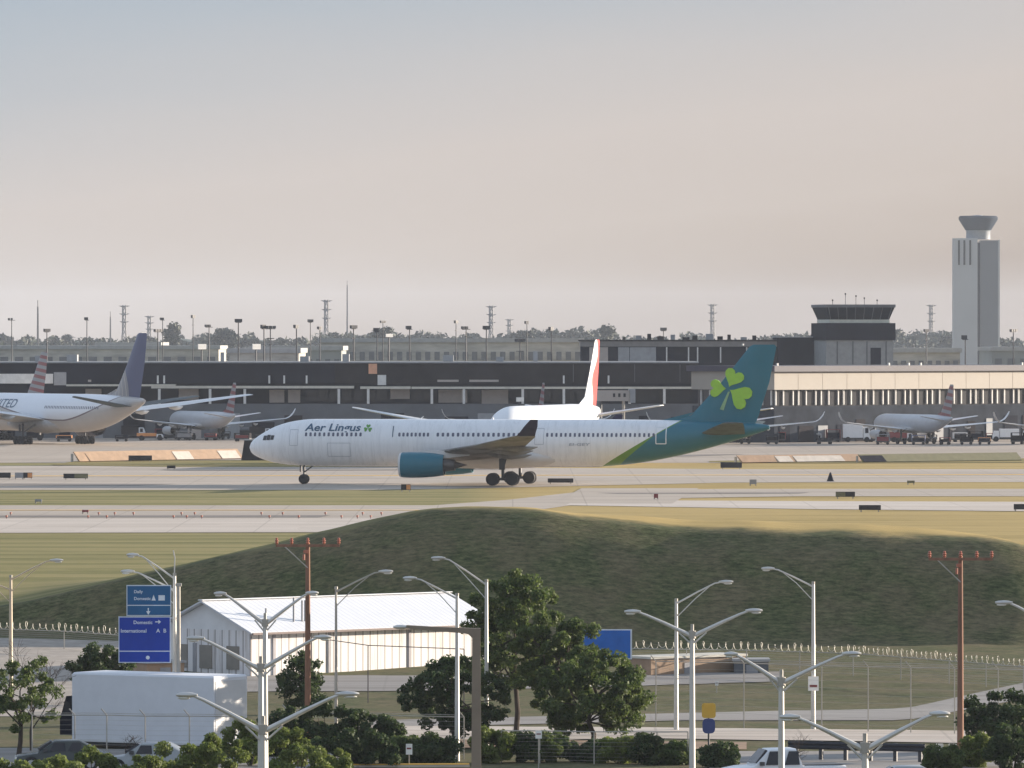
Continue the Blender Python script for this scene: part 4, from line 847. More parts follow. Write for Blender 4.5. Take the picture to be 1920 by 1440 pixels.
# ---------------------------------------------------------------- foreground: shed
m_wroof = NT('white ribbed roof'); _v = m_wroof.coord('Object'); _x = m_wroof.xyz(_v)[0]; _f = m_wroof.math('FRACT', m_wroof.math('DIVIDE', _x, .45)); _n = m_wroof.noise(_v, 1.0, 5)
m_wroof.color(m_wroof.mix(m_wroof.math('LESS_THAN', _f, .14), m_wroof.mix(_n, (.66,.68,.72), (.80,.81,.83)), (.58,.60,.64))); m_wroof.bump(m_wroof.math('LESS_THAN', _f, .14), .6, .05); m_wroof = m_wroof.fin(.45)
def ribwall():
    t = NT('ribbed cream wall'); v = t.coord('Object'); x, y, z = t.xyz(v); u = t.math('ADD', x, y); f = t.math('FRACT', t.math('DIVIDE', u, .62)); n = t.noise(v, .8, 5, (1, 1, .3))
    w = t.mix(n, (.70,.68,.67), (.80,.78,.77)); w = t.mix(t.ramp(t.noise(v, 1.2, 5, (3, 3, .25)), [(.52, (0,0,0)), (.75, (.7,.7,.7))]), w, (.40,.34,.29))
    t.color(t.mix(t.math('LESS_THAN', f, .16), w, (.34,.31,.30))); t.bump(t.math('LESS_THAN', f, .16), .5, .05); return t.fin(.6)
m_rib = ribwall(); m_gable = M('pale grey gable', (.72,.72,.72), .6, var=.06)
c = G(470, 1270); S = empty('shed', (c.x, c.y, c.z - .5), R(45), 'long white metal shed with ribbed walls and pitched roof', 'shed'); W_, L_, H_, RH = 8.0, 20.3, 3.25, 1.6
sS = F / c.y
m = MB(); m.box(0, L_, 0, W_, 0, H_); m.build('wall', m_rib, S)
m = MB(); m.poly([(.02, 0, H_+.003), (.02, W_, H_+.003), (.02, W_/2, H_ + RH)], (.2, 0, 0)); m.build('gable', m_gable, S)
m = MB(); m.poly([(.3, .02, H_+.003), (.3, W_-.02, H_+.003), (.3, W_/2, H_ + RH-.06)], (L_-.6, 0, 0)); m.build('attic', m_gable, S)
for sg in (0, 1):
    e = (-.45, H_ - .17) if sg == 0 else (W_ + .45, H_ - .17); r0 = (W_/2, H_ + RH + .04)
    m = MB(); m.poly([(-.4, e[0], e[1]), (-.4, r0[0], r0[1]), (-.4, r0[0], r0[1]+.10), (-.4, e[0], e[1]+.10)], (L_ + .8, 0, 0)); m.build('roof', m_wroof, S)
m = MB(); m.box(-.45, L_+.45, W_/2-.2, W_/2+.2, H_+RH+.15, H_+RH+.2); m.build('ridge_cap', m_white, S)
m = MB(); m.box(-.3, L_ + .3, -.56, -.46, H_-.22, H_-.10); m.build('gutter', M('brown gutter', (.20,.15,.14), .6), S)
for x, h in ((2.0, 1.3), (4.3, 1.9), (5.0, 1.7), (5.25, 1.7)): m = MB(); m.tube([(x, .8, H_+.15), (x, .8, H_ + h)], .06, 8); m.build('vent_pipe', m_greyp, S)
for x in (1.8, 13.2, 6.4): m = MB(); m.box(x, x+.22, -.06, -.003, 0, H_-.25); m.build('downpipe', M('grey downpipe', (.36,.34,.36), .5), S)
for y in (1.0, 3.4, 5.6): m = MB(); m.box(-.06, -.003, y, y+1.1, .9, 2.3); m.build('shutter', M('grey brown shutter', (.24,.22,.19), .6), S)
m = MB(); m.box(-.05, -.003, 4.8, 5.1, .05, 2.4); m.build('door', m_greyp, S)
# low wall and small buildings by the fence on the right
def lowb(px0, px1, top, base, mat, label, roof, rz=0, name='low_building'):
    p = G((px0+px1)/2, base); s_ = F/p.y; w = (px1-px0)/s_/2; h = (base-top)/s_; t = empty(name, p, rz, label, 'building'); w /= max(math.cos(rz), .3)
    m = MB(); m.box(-w, w, -1, 1.4, -.4, h); m.build('wall', mat, t); m = MB(); m.box(-w-.1, w+.1, -1.12, 1.5, h+.003, h+.14); m.build('roof', roof, t)
    m = MB(); m.box(-w*.3, -w*.3+.7, -1.03, -1.003, -.1, h*.7); m.build('door', m_greyp, t); return t
lowb(1200, 1380, 1233, 1262, m_tanb, 'low sunlit tan building by the service road', m_creamd, R(38)); lowb(1183, 1246, 1236, 1262, m_greyp, 'low grey hut right of the round tree', m_roofg)
lowb(262, 330, 1243, 1270, m_tanb, 'tan hut below the blue road signs', m_roofg, R(30)); lowb(1376, 1440, 1240, 1262, m_lower, 'dark low hut beside the tan building', m_roofg)

# ---------------------------------------------------------------- box truck
p = G(268, 1402); s_ = F/p.y; t = empty('box_truck', p, R(-33), 'large white box truck parked behind the fence at the left', 'truck'); Lt = 8.9; Wt = 2.9; Ht = 3.85
p.x = X(135, p.y)
t.location = (p.x, p.y, p.z)
m = MB(); m.rings([[(x, y, z) for x, y, z in ((0, 0, z_), (Lt, 0, z_), (Lt, Wt, z_), (0, Wt, z_))] for z_ in (.32, Ht-.1)] + [[(.08, .08, Ht), (Lt-.08, .08, Ht), (Lt-.08, Wt-.08, Ht), (.08, Wt-.08, Ht)]]); m.build('cargo_box', M('white truck paint', (.72,.73,.76), .4, var=.04), t)
m = MB()
m.box(.0, Lt, -.03, -.002, .32, .42); m.build('edge_trim', m_fair, t)
m = MB(); m.poly([(-1.0, .3, .6), (-.1, .3, .6), (-.1, .3, 2.6), (-.6, .3, 2.6), (-.9, .3, 1.7), (-1.0, .3, 1.6)], (0, 2.0, 0)); cb = m.build('cab', m_tdark, t); m = MB(); m.box(-.7, -.3, .26, .295, 1.7, 2.3); m.build('side_window', m_dark, cb)
m = MB(); m.box(-.8, Lt-.1, .3, 2.2, .12, .31); m.build('chassis', m_cyl, t)
for x in (-.5, 5.6, 6.8):
    for y in (.25, 2.3): m = MB(); m.cyl((x, y, .16), .16, .35, 16); m.build('wheel', m_tyre, t)
m = MB(); m.box(Lt + .002, Lt + .03, .1, Wt-.1, .9, Ht-.25); m.build('rear_door', m_fair, t)

# ---------------------------------------------------------------- cars
def car(loc, rz, label, mat, pickup=False, cat='car'):
    t = empty('pickup_truck' if pickup else 'parked_car', loc, rz, label, cat); L = 5.7 if pickup else 4.6; W = 1.0 if pickup else .9; H = 1.9 if pickup else 1.5; hb_ = H*.55
    def loft(secs): m = MB(); m.rings([[(x, -w, z0), (x, -w*1.0, (z0+z1)/2), (x, -w*.93, z1-.05), (x, -w*.8, z1), (x, w*.8, z1), (x, w*.93, z1-.05), (x, w, (z0+z1)/2), (x, w, z0)] for x, w, z0, z1 in secs]); return m
    if pickup: secs = [(0, W*.80, .5, .85), (.12, W*.94, .38, .98), (.7, W, .32, 1.08), (1.6, W, .32, 1.14), (3.6, W, .32, 1.12), (5.5, W, .38, 1.12), (5.65, W*.96, .45, 1.1)]
    else: secs = [(0, W*.75, .42, .65), (.12, W*.92, .3, .74), (.8, W, .25, .86), (1.4, W, .25, .92), (3.6, W, .25, .94), (4.4, W*.96, .3, .88), (4.55, W*.86, .4, .8)]
    body = loft(secs).build('body', mat, t, True)
    if pickup: cs = [(1.35, .10), (2.05, .78), (3.3, .80), (3.55, .12)]
    else: cs = [(1.1, .04), (1.9, .56), (3.1, .58), (4.1, .06)]
    zb_ = 1.1 if pickup else .9
    m = MB(); m.rings([[(x, -W*.93, zb_-.05), (x, -W*(.93 - .22*h), zb_ + h - .05), (x, -W*(.86 - .26*h), zb_ + h), (x, W*(.86-.26*h), zb_ + h), (x, W*(.93-.22*h), zb_ + h-.05), (x, W*.93, zb_-.05)] for x, h in cs]); cab_ = m.build('cabin', mat, t, True)
    zt1 = zb_ + cs[1][1]
    m = MB(); x0, x1 = cs[0][0], cs[1][0]; m.poly([(x0 + .08, -W*.82, zb_ + .12), (x0 + .08, W*.82, zb_ + .12), (x1 - .10, W*.66, zt1 - .06), (x1 - .10, -W*.66, zt1 - .06)], (-.09, 0, .05)); m.build('windscreen', m_dark, cab_)
    for sg in (-1, 1):
        for a, b2 in ((cs[1][0] - .25, (cs[1][0]+cs[2][0])/2 - .06), ((cs[1][0]+cs[2][0])/2 + .03, cs[2][0] + .12)):
            m = MB(); m.poly([(a, sg*W*.93, zb_ + .06), (b2, sg*W*.93, zb_ + .06), (b2 - .05, sg*W*.81, zt1 - .10), (a + .22, sg*W*.81, zt1 - .10)], (0, sg*.03, .01)); m.build('side_window', m_dark, cab_)
        m = MB(); m.box(x1 - .55, x1 - .35, min(sg*W*.95, sg*W*1.15), max(sg*W*.95, sg*W*1.15), zb_ + .05, zb_ + .22); m.build('mirror', m_cyl, cab_)
        m = MB(); m.box(-.01, .16, min(sg*W*.5, sg*W*.82), max(sg*W*.5, sg*W*.82), zb_*.62, zb_*.76); m.build('headlight', m_lamp, body)
        m = MB(); m.box(secs[-1][0]-.12, secs[-1][0]+.03, min(sg*W*.7, sg*W*.96), max(sg*W*.7, sg*W*.96), zb_*.6, zb_*.85); m.build('tail_light', m_red, body)
        for x in (L*.17, L*.79): m = MB(); m.cyl((x, sg*W*.9, .36), .36, .24, 18); w = m.build('wheel', m_tyre, t, True); m = MB(); m.cyl((x, sg*(W*.9 + .12), .36), .2, .03, 12); m.build('rim', m_hub, w)
    if pickup: m = MB(); m.box(3.65, 5.55, -W*.82, W*.82, 1.125, 1.16); m.build('bed_cover', m_cyl, t)
    return t
m_cwhite = M('white car paint', (.78,.79,.80), .25, var=.02); m_csil = M('silver grey car paint', (.30,.32,.33), .28, .3, var=.03); m_cdark = M('dark green grey car paint', (.05,.06,.06), .25, .2)
p = G(1370, 1484); car((X(1356, p.y), p.y, p.z + .05), R(12), 'white pickup truck at the bottom edge near the steel lamp post', m_cwhite, True, 'pickup truck')
p = G(60, 1447); car((X(28, p.y), p.y, p.z + .05), R(4), 'dark grey car behind the shrubs at the lower left', m_cdark)
p = G(220, 1452); car((X(196, p.y), p.y, p.z + .05), R(-6), 'pale silver car behind the shrubs below the box truck', m_csil)
p = G(1700, 1500); car((X(1600, p.y), p.y, p.z + .05), R(3), 'silver car just showing its roof at the bottom right', m_csil)

# ---------------------------------------------------------------- lamp posts
def lamphead(parent, p, d, size=.75):
    """cobra head: flattened tapering body with lens"""
    d = Vector(d).normalized(); s_ = Vector((-d.y, d.x, 0)); p = Vector(p); m = MB(); up = Vector((0, 0, 1))
    m.rings([[p + d*(u*size) + s_*(w*math.cos(t)) + up*(h*math.sin(t) + .03) for t in [2*math.pi*k/10 for k in range(10)]] for u, w, h in ((-.1, .04, .04), (.15, .09, .08), (.45, .16, .10), (.8, .15, .08), (1.0, .05, .04))])
    o = m.build('lamp_head', m_galv, parent, True)
    m = MB(); m.rings([[p + d*(u*size) + s_*(w*math.cos(t)) + up*(-.07 + h*math.sin(t)) for t in [2*math.pi*k/10 for k in range(10)]] for u, w, h in ((.3, .03, .02), (.45, .12, .05), (.75, .11, .05), (.9, .03, .02))]); m.build('lens', m_lamp, o, True)
def twin(px, pyj, L_, Rr, label, drop=12.8):
    Y = drop * F / (pyj - HY); x = X(px, Y); zj = HC - drop; g_ = hz(x, Y); s_ = F/Y
    t = empty('twin_lamp_post', (x, Y, g_), 0, label, 'lamp post', 'twin arm lamp posts in the parking area'); h = zj - g_
    m = MB(); m.tube([(0, 0, -.1), (0, 0, h*.5), (0, 0, h + .15)], [.15, .125, .10], 12); m.build('pole', m_galv, t, True)
    m = MB(); m.cyl((0, 0, h), .16, .34, 12, 'z'); m.cyl((0, 0, h + .30), .07, .3, 8, 'z'); m.build('arm_bracket', m_galvd, t)
    for lx, ly in (L_, Rr):
        dx = (lx-px)/s_; dz = (pyj-ly)/s_; m = MB(); m.tube([(0, 0, h - .08), (dx*.45, 0, h + dz*.52), (dx*.74, 0, h + dz*.88), (dx*.86, 0, h + dz)], [.10, .075, .055, .045], 8); a = m.build('arm', m_galv, t, True)
        m = MB(); m.tube([(0, 0, h - .45), (dx*.22, 0, h + dz*.10)], .04, 6); m.build('brace', m_galv, a)
        lamphead(t, (dx*.84, 0, h + dz), (1 if dx > 0 else -1, .08, 0), abs(dx)*.24)
    m = MB(); m.box(-.2, .2, -.2, .2, -.02, .05); m.build('base_plate', m_galvd, t)
twin(497, 1168, (408, 1114), (590, 1113), 'twin arm lamp post farthest back of three in a row at the left')
twin(489, 1252, (360, 1198), (612, 1196), 'middle twin arm lamp post of the three at the left')
twin(493, 1368, (342, 1305), (660, 1303), 'nearest twin arm lamp post of the three at the left')
twin(1298, 1190, (1180, 1148), (1420, 1146), 'twin arm lamp post right of the blue sign')
twin(1465, 1278, (1366, 1228), (1604, 1227), 'twin arm lamp post standing before the white pickup')
twin(1622, 1402, (1474, 1346), (1770, 1340), 'nearest twin arm lamp post at the lower right')
twin(2000, 1185, (1876, 1131), (2120, 1131), 'twin arm lamp post with one lamp entering at the right edge')
def single(px, top, base, tip, label, mat=None, arms=1, whip=0, th_=.11, tip2=None):
    p = G(px, base); s_ = F/p.y; h = (base-top)/s_; t = empty('street_lamp', p, 0, label, 'street lamp', 'single arm street lamps')
    m = MB(); m.tube([(0, 0, -.1), (0, 0, h)], [th_*1.25, th_*.75], 10); m.build('pole', mat or m_galv, t, True); m = MB(); m.cyl((0, 0, h + .06), .09, .14, 8, 'z'); m.build('pole_cap', m_galvd, t)
    for tp_ in [tip] + ([tip2] if tip2 else []):
        dx = (tp_[0]-px)/s_; z1 = (base - tp_[1])/s_; z0 = h - .15 if tp_ is tip else h - .75
        m = MB(); m.tube([(0, 0, z0), (dx*.4, 0, z0 + (z1-z0)*.55), (dx*.72, 0, z0 + (z1-z0)*.95), (dx*.84, 0, z1)], [.05, .045, .04, .035], 7); a = m.build('arm', mat or m_galv, t, True)
        m = MB(); m.tube([(0, 0, z0 - .75), (dx*.35, 0, z0 + (z1-z0)*.22), (dx*.62, 0, z0 + (z1-z0)*.80)], .028, 6); m.build('brace', mat or m_galv, a)
        lamphead(t, (dx*.82, 0, z1), (1 if dx > 0 else -1, .05, 0), abs(dx)*.25)
    if whip: m = MB(); m.tube([(0, 0, h), (.02, 0, h + whip*.7), (-.06, 0, h + whip)], .035, 6); m.build('aerial', m_galv, t)
    return t
single(630, 1105, 1392, (730, 1073), 'thin grey street lamp standing before the shed, arm to the right', m_galvd, th_=.08)
single(857, 1118, 1428, (762, 1086), 'white street lamp with left arm between the round tree and the brown post')
single(912, 1092, 1400, (815, 1048), 'street lamp half hidden behind the tall tree, arm to the left')
single(1268, 1127, 1370, (1368, 1092), 'street lamp with right arm behind the twin post by the blue sign')
p = single(1525, 1095, 1368, (1434, 1067), 'tall street lamp with left arm and small white sign on its pole')
m = MB(); q_ = F/p.location.y; m.box(-.28, .28, -.2, -.17, (1368-1295)/q_, (1368-1268)/q_); m.build('small_sign', m_board, p); m = MB(); m.box(-.2, .2, -.22, -.203, (1368-1288)/q_, (1368-1284)/q_); m.build('red_marking', m_red, p)
single(327, 1080, 1400, (243, 1042), 'pole with two left arms and a whip aerial beside the blue signs', whip=1.3, tip2=(233, 1073))
single(20, 1083, 1290, (112, 1052), 'tan street lamp at the left edge with arms to both sides', M('tan pole', (.62,.50,.36), .5), tip2=(-70, 1080))
# extra plain pole beside the aerial pole
p = G(333, 1402); t = empty('steel_pole', p, 0, 'plain steel pole carrying the blue road signs', 'pole'); m = MB(); hh = (1402-1100)/(F/p.y); m.tube([(.05, 0, -.1), (.05, 0, hh)], [.13, .09], 10); m.build('shaft', m_galvd, t, True); m = MB(); m.box(-.1, .2, -.12, .12, hh, hh+.15); m.build('cap', m_galvd, t)
# big bronze angular post
Yb = 310.0; x = X(893, Yb); g_ = hz(x, Yb); h = HC - (1178-HY)/F*Yb - g_; t = empty('bronze_lamp_post', (x, Yb, g_), 0, 'thick bronze lamp post with one long horizontal arm', 'lamp post')
def sq(c, w, d): return [(c[0]-w, c[1]-d, c[2]), (c[0]+w, c[1]-d, c[2]), (c[0]+w, c[1]+d, c[2]), (c[0]-w, c[1]+d, c[2])]
m = MB(); m.rings([sq((0, 0, -.2), .22, .2), sq((0, 0, h*.6), .19, .18), sq((0, 0, h-.40), .17, .16)]); m.build('pole', m_brownp, t)
def vr(x_, z_, hh_): return [(x_, -.15, z_-hh_), (x_, .15, z_-hh_), (x_, .15, z_+hh_), (x_, -.15, z_+hh_)]
m = MB(); m.rings([[( .17, -.16, h-.398), (.17, .16, h-.398), (.17, .16, h), (.17, -.16, h)], [(-.17, -.16, h-.398), (-.17, .16, h-.398), (-.17, .16, h+.0), (-.17, -.16, h+.0)], [(-.34, -.15, h-.24), (-.34, .15, h-.24), (-.34, .15, h+.01), (-.34, -.15, h+.01)], vr(-.6, h-.09, .11), vr(-1.8, h-.02, .09), vr(-2.9, h+.06, .07)]); m.build('arm', m_brownp, t)
m = MB(); m.rings([[(x_, w*math.cos(k_), h+.05 + hh_*math.sin(k_)) for k_ in [2*math.pi*k/10 for k in range(10)]] for x_, w, hh_ in ((-2.85, .08, .06), (-3.05, .18, .10), (-3.3, .2, .09), (-3.45, .06, .04))]); m.build('lamp_head', m_galv, t, True)
# timber power poles
def wpole(px, top, base, label, lean=0):
    p = G(px, base); s_ = F/p.y; h = (base-top)/s_; t = empty('utility_pole', p, 0, label, 'utility pole', 'timber utility poles')
    m = MB(); m.tube([(0, 0, -.2), (lean*.5, 0, h*.5), (lean, 0, h)], [.17, .145, .11], 12); m.build('pole', m_wood, t, True)
    w = 60/s_; m = MB(); m.box(lean-w, lean+w, -.16, -.05, h-.22, h-.08); c_ = m.build('crossarm', m_wood, t)
    m = MB(); m.tube([(lean, -.1, h-1.3), (lean - w*.72, -.1, h-.2)], .035, 6); m.build('brace', m_galvd, t)
    for k in (-1, -.52, 0, .52, 1):
        m = MB(); xx = lean + w*k*.97; m.rings([[(xx + r_*math.cos(R(36*q)), -.1 + r_*math.sin(R(36*q)), z) for q in range(10)] for r_, z in ((.04, h-.08), (.10, h), (.05, h+.05), (.11, h+.11), (.05, h+.17), (.08, h+.22), (.03, h+.26))]); m.build('insulator', m_insul, t, True)
    m = MB(); m.box(lean-.22, lean+.02, -.28, -.14, h-.55, h-.38); m.cyl((lean-.2, -.2, h-.75), .06, .3, 8, 'z'); m.build('fuse_switch', m_insul, t)
    return t, p, h
wpole(577, 1018, 1392, 'red brown timber utility pole in front of the shed'); wpole(1801, 1043, 1420, 'red brown timber utility pole at the right before the mound', -.0)
# ---------------------------------------------------------------- signs
def signtext(txt, x, z, size, mat, parent, y, bold=.0):
    bm = text_geo(txt, size, bold)
    for v in bm.verts: v.co = Vector((x + v.co.x, y, z + v.co.y))
    me = bpy.data.meshes.new('lettering'); bm.to_mesh(me); bm.free(); me.materials.append(mat); o = bpy.data.objects.new('lettering', me); col.objects.link(o); o.parent = parent; return o
Yg = G(333, 1402).y - .3; sg = F/Yg; gz = hz(X(280, Yg), Yg)
def Zp(py): return HC - (py-HY)/F*Yg - gz
m_sb = M('royal blue sign face', (.006,.045,.36), .45, var=.08); m_st = M('teal blue sign face', (.015,.12,.28), .45, var=.08); m_sl = M('white reflective legend', (.75,.80,.85), .5)
def road_sign(px0, px1, py0, py1, mat, label, div, texts, extra=None):
    t = empty('road_sign', (X((px0+px1)/2, Yg), Yg, gz), R(0), label, 'road sign'); w = (px1-px0)/sg/2
    bxp('frame', m_sl, t, -w, w, -.02, .04, Zp(py1), Zp(py0)); f = bxp('sign_face', mat, t, -w+.05, w-.05, -.05, -.022, Zp(py1)+.05, Zp(py0)-.05)
    bxp('divider', m_sl, f, -w+.05, w-.05, -.056, -.052, Zp(div+.8), Zp(div-.8))
    for tx, px, py, sz in texts: signtext(tx, (px-(px0+px1)/2)/sg, Zp(py), sz, m_sl, f, -.057, .004)
    return t, f
t, f = road_sign(237, 321, 1097, 1155, m_st, 'upper teal blue road sign beside the pole at the left', 1135, (('Daily', 251, 1112, .22), ('Domestic', 251, 1125, .22)))
c0 = (237+321)/2
m = MB(); m.poly([((284-c0)/sg, -.057, Zp(1126)), ((292-c0)/sg, -.057, Zp(1126)), ((288-c0)/sg, -.057, Zp(1115))], (0, .003, 0)); m.build('triangle_symbol', m_sl, f); m = MB(); m.box((297-c0)/sg, (309-c0)/sg, -.057, -.053, Zp(1126), Zp(1116)); m.build('square_symbol', m_sl, f); m = MB(); m.box((277-c0)/sg, (279-c0)/sg, -.057, -.053, Zp(1151), Zp(1140)); m.poly([((274-c0)/sg, -.058, Zp(1146)), ((282-c0)/sg, -.058, Zp(1146)), ((278-c0)/sg, -.058, Zp(1153))], (0, .003, 0)); m.build('arrow', m_sl, f)
t, f = road_sign(222, 320, 1156, 1243, m_sb, 'lower royal blue road sign under the teal one', 1221, (('Domestic', 250, 1170, .25), ('International', 226, 1186, .26), ('A', 293, 1186, .28), ('B', 306, 1186, .28)))
c0 = (222+320)/2
m = MB(); m.poly([((291-c0)/sg, -.057, Zp(1167)), ((297-c0)/sg, -.057, Zp(1167)), ((297-c0)/sg, -.057, Zp(1170)), ((302-c0)/sg, -.057, Zp(1166)), ((297-c0)/sg, -.057, Zp(1162)), ((297-c0)/sg, -.057, Zp(1165)), ((291-c0)/sg, -.057, Zp(1165))], (0, .003, 0)); m.build('arrow', m_sl, f); m = MB(); m.cyl(((277-c0)/sg, -.055, Zp(1233)), .1, .004, 12); m.build('round_symbol', m_sl, f)
Yq = 425.0; t = empty('road_sign', (X(1140, Yq), Yq, hz(X(1140, Yq), Yq)), 0, 'bright blue road sign half hidden by the large round tree', 'road sign'); gq = hz(X(1140, Yq), Yq); s_ = F/Yq
zq = lambda py: HC - (py-HY)/F*Yq - gq
bxp('frame', m_sl, t, -52/s_, 45/s_, -.02, .04, zq(1236), zq(1180)); bxp('sign_face', M('bright blue sign face', (.012,.13,.50), .45), t, -50/s_, 42/s_, -.05, -.022, zq(1234), zq(1182)); 
for dx in (-35, 30): m = MB(); m.tube([(dx/s_, .12, -.1), (dx/s_, .12, zq(1184))], .06, 8); m.build('post', m_galvd, t)
p = G(1329, 1432); s_ = F/p.y; t = empty('stop_sign_post', p, 0, 'yellow square sign above a blue one on a dark post', 'sign'); m = MB(); m.tube([(0, .05, -.1), (0, .05, 112/s_)], .05, 8); m.build('post', m_cyl, t)
def rsq(w, z0, z1, y, r_=.12):
    pts = []
    for cx, cz, a0 in ((w-r_, z1-r_, 0), (-w+r_, z1-r_, 90), (-w+r_, z0+r_, 180), (w-r_, z0+r_, 270)):
        for k in range(4): a_ = R(a0 + 30*k); pts.append((cx + r_*math.cos(a_), y, cz + r_*math.sin(a_)))
    return pts
m = MB(); m.poly(rsq(.34, 85/s_, 113/s_, -.08), (0, .05, 0)); m.build('yellow_plate', m_yellow, t)
m = MB(); m.poly(rsq(.31, 56/s_, 84/s_, -.08, .2), (0, .05, 0)); m.build('blue_plate', M('navy plate', (.05,.07,.20), .5), t)
for px, top, base, w, h, lb in ((767, 1395, 1440, 6, 20, 'small white notice on a short post by the yellow kerb'), (1010, 1370, 1440, 6, 15, 'small pinkish white notice on a fence post before the hedge'), (1344, 1278, 1300, 3, 8, 'tiny white marker post on the far verge')):
    p = G(px, base); s_ = F/p.y; t = empty('notice_post', p, 0, lb, 'sign'); m = MB(); m.tube([(0, .04, -.1), (0, .04, (base-top)/s_)], .035, 6); m.build('post', m_galvd, t); m = MB(); m.box(-w/s_, w/s_, -.04, 0, (base-top-h)/s_, (base-top)/s_); m.build('plate', m_board, t); m = MB(); m.box(-w/s_*.7, w/s_*.7, -.046, -.042, (base-top-h*.5)/s_, (base-top-h*.35)/s_); m.build('printed_line', m_red, t)

# ---------------------------------------------------------------- fences
def fence(pts, h, step, label, coil=False, bent=False, mat=None, rails=(1.0,), netting=True, wires=0, pr=.035, name='fence'):
    """pts: list of photo ground points"""
    P = [G(*q) for q in pts]; t = empty(name, P[0], 0, label, 'fence'); o = P[0]; mat = mat or m_galvd; posts = []
    for a, b in zip(P[:-1], P[1:]):
        n = max(1, int((b-a).length / step))
        for k in range(n + (1 if b is P[-1] else 0)):
            q = a.lerp(b, k/n); posts.append(Vector((q.x, q.y, hz(q.x, q.y))) - o)
    for q in posts:
        m = MB(); pp = [q + Vector((0, 0, -.1)), q + Vector((0, 0, h))]
        if bent: pp += [q + Vector((-.28, 0, h + .32))]
        m.tube(pp, pr, 6); m.build('post', mat, t)
    for rr in rails:
        m = MB(); m.tube([q + Vector((0, 0, h*rr)) for q in posts], .028, 5); m.build('rail', mat, t)
    for k in range(wires): m = MB(); m.tube([q + Vector((-.09*(k+1), 0, h + .10*(k+1))) for q in posts], .012, 4); m.build('barbed_wire', mat, t)
    if coil:
        m = MB(); path = []
        for a, b in zip(posts[:-1], posts[1:]):
            L = (b-a).length; turns = int(L / .42); d = (b-a)/L; per = Vector((0, 1, 0))
            for k in range(turns*10):
                u = k/(turns*10); an = 2*math.pi*k/10; rr = .22 + .06*math.sin(k*.37) + .04*math.sin(k*.113)
                path.append(a.lerp(b, u) + Vector((0, 0, h + .22)) + Vector((0, 0, 1))*math.sin(an)*rr + Vector((.85, .5, 0))*math.cos(an)*rr*.55)
        m.tube(path, .022, 4); m.build('razor_coil', M('bright razor wire', (.42,.40,.34), .5, .2), t, True)
    if netting:
        m = MB()
        for k in range(1, 9): m.tube([q + Vector((0, 0, h*k/9)) for q in posts], .006, 3)
        m.build('netting', mat, t)
    return t
fence([(-40, 1213), (120, 1218), (245, 1228)], 1.15, 3.0, 'razor wire fence at the foot of the mound on the left', coil=True)
fence([(1175, 1258), (1400, 1262), (1600, 1268), (1780, 1282), (1990, 1300)], 1.35, 3.0, 'long razor wire fence at the foot of the mound on the right', coil=True)
fence([(1230, 1362), (1395, 1366), (1541, 1372), (1628, 1374), (1708, 1376), (1790, 1378), (1872, 1380), (1960, 1382)], 3.5, 3.9, 'tall thin chain link fence with bent post tops on the right', bent=True, wires=2)
fence([(60, 1424), (140, 1424), (200, 1424), (272, 1426), (355, 1426), (440, 1428)], 2.2, 2.2, 'chain link fence in front of the white box truck', wires=1, bent=True)
fence([(540, 1412), (690, 1420), (870, 1424)], 2.1, 4.4, 'chain link fence through the dark hedge left of the brown post', bent=True, wires=1)
fence([(940, 1432), (1012, 1432), (1114, 1434), (1232, 1434), (1290, 1434)], 1.6, 2.6, 'low wire fence in front of the hedge below the trees', bent=False)
fence([(584, 1302), (690, 1318), (870, 1326)], 3.3, 4.0, 'thin overhead wire fence in front of the shed wall', rails=(1.0,), mat=M('dark fence steel', (.12,.10,.10), .6), netting=False)
# guard rail behind the pickup
P0 = G(1478, 1425); P1 = G(1735, 1432); t = empty('guard_rail', P0, math.atan2(P1.y-P0.y, P1.x-P0.x), 'dark blue grey guard rail behind the white pickup', 'guard rail'); Lr = (P1-P0).length
m = MB(); m.poly([(0, 0, .55), (0, -.07, .65), (0, 0, .75), (0, -.07, .85), (0, 0, .95), (0, .04, .95), (0, -.02, .85), (0, .04, .75), (0, -.02, .65), (0, .04, .55)], (Lr, 0, 0)); m.build('beam', M('dark rail', (.03,.032,.04), .7), t)
for k in range(6): m = MB(); m.box(.3 + k*(Lr-.7)/5, .48 + k*(Lr-.7)/5, .05, .22, -.1, .95); m.build('post', m_cyl, t)
p = G(1752, 1424); t = empty('white_barrier', p, 0, 'pair of cream barrier blocks right of the guard rail', 'barrier')
for dx in (0, .65): m = MB(); m.poly([(dx, 0, 0), (dx + .55, 0, 0), (dx + .45, 0, .75), (dx + .1, 0, .75)], (0, .5, 0)); m.build('block', m_creamd, t)
m = MB(); a_ = G(625, 1442); b_ = G(880, 1440); d = b_ - a_; t = empty('yellow_kerb', a_ + Vector((0, 0, .05)), math.atan2(d.y, d.x), 'yellow painted kerb along the bottom edge', 'kerb'); m.box(0, d.length, 0, .3, 0, .16); m.build('kerb_top', m_yellow, t); m = MB(); m.box(0, d.length, -.18, -.003, 0, .1); m.build('kerb_foot', m_conc2, t)
m = MB(); a_ = G(2, 1395); 

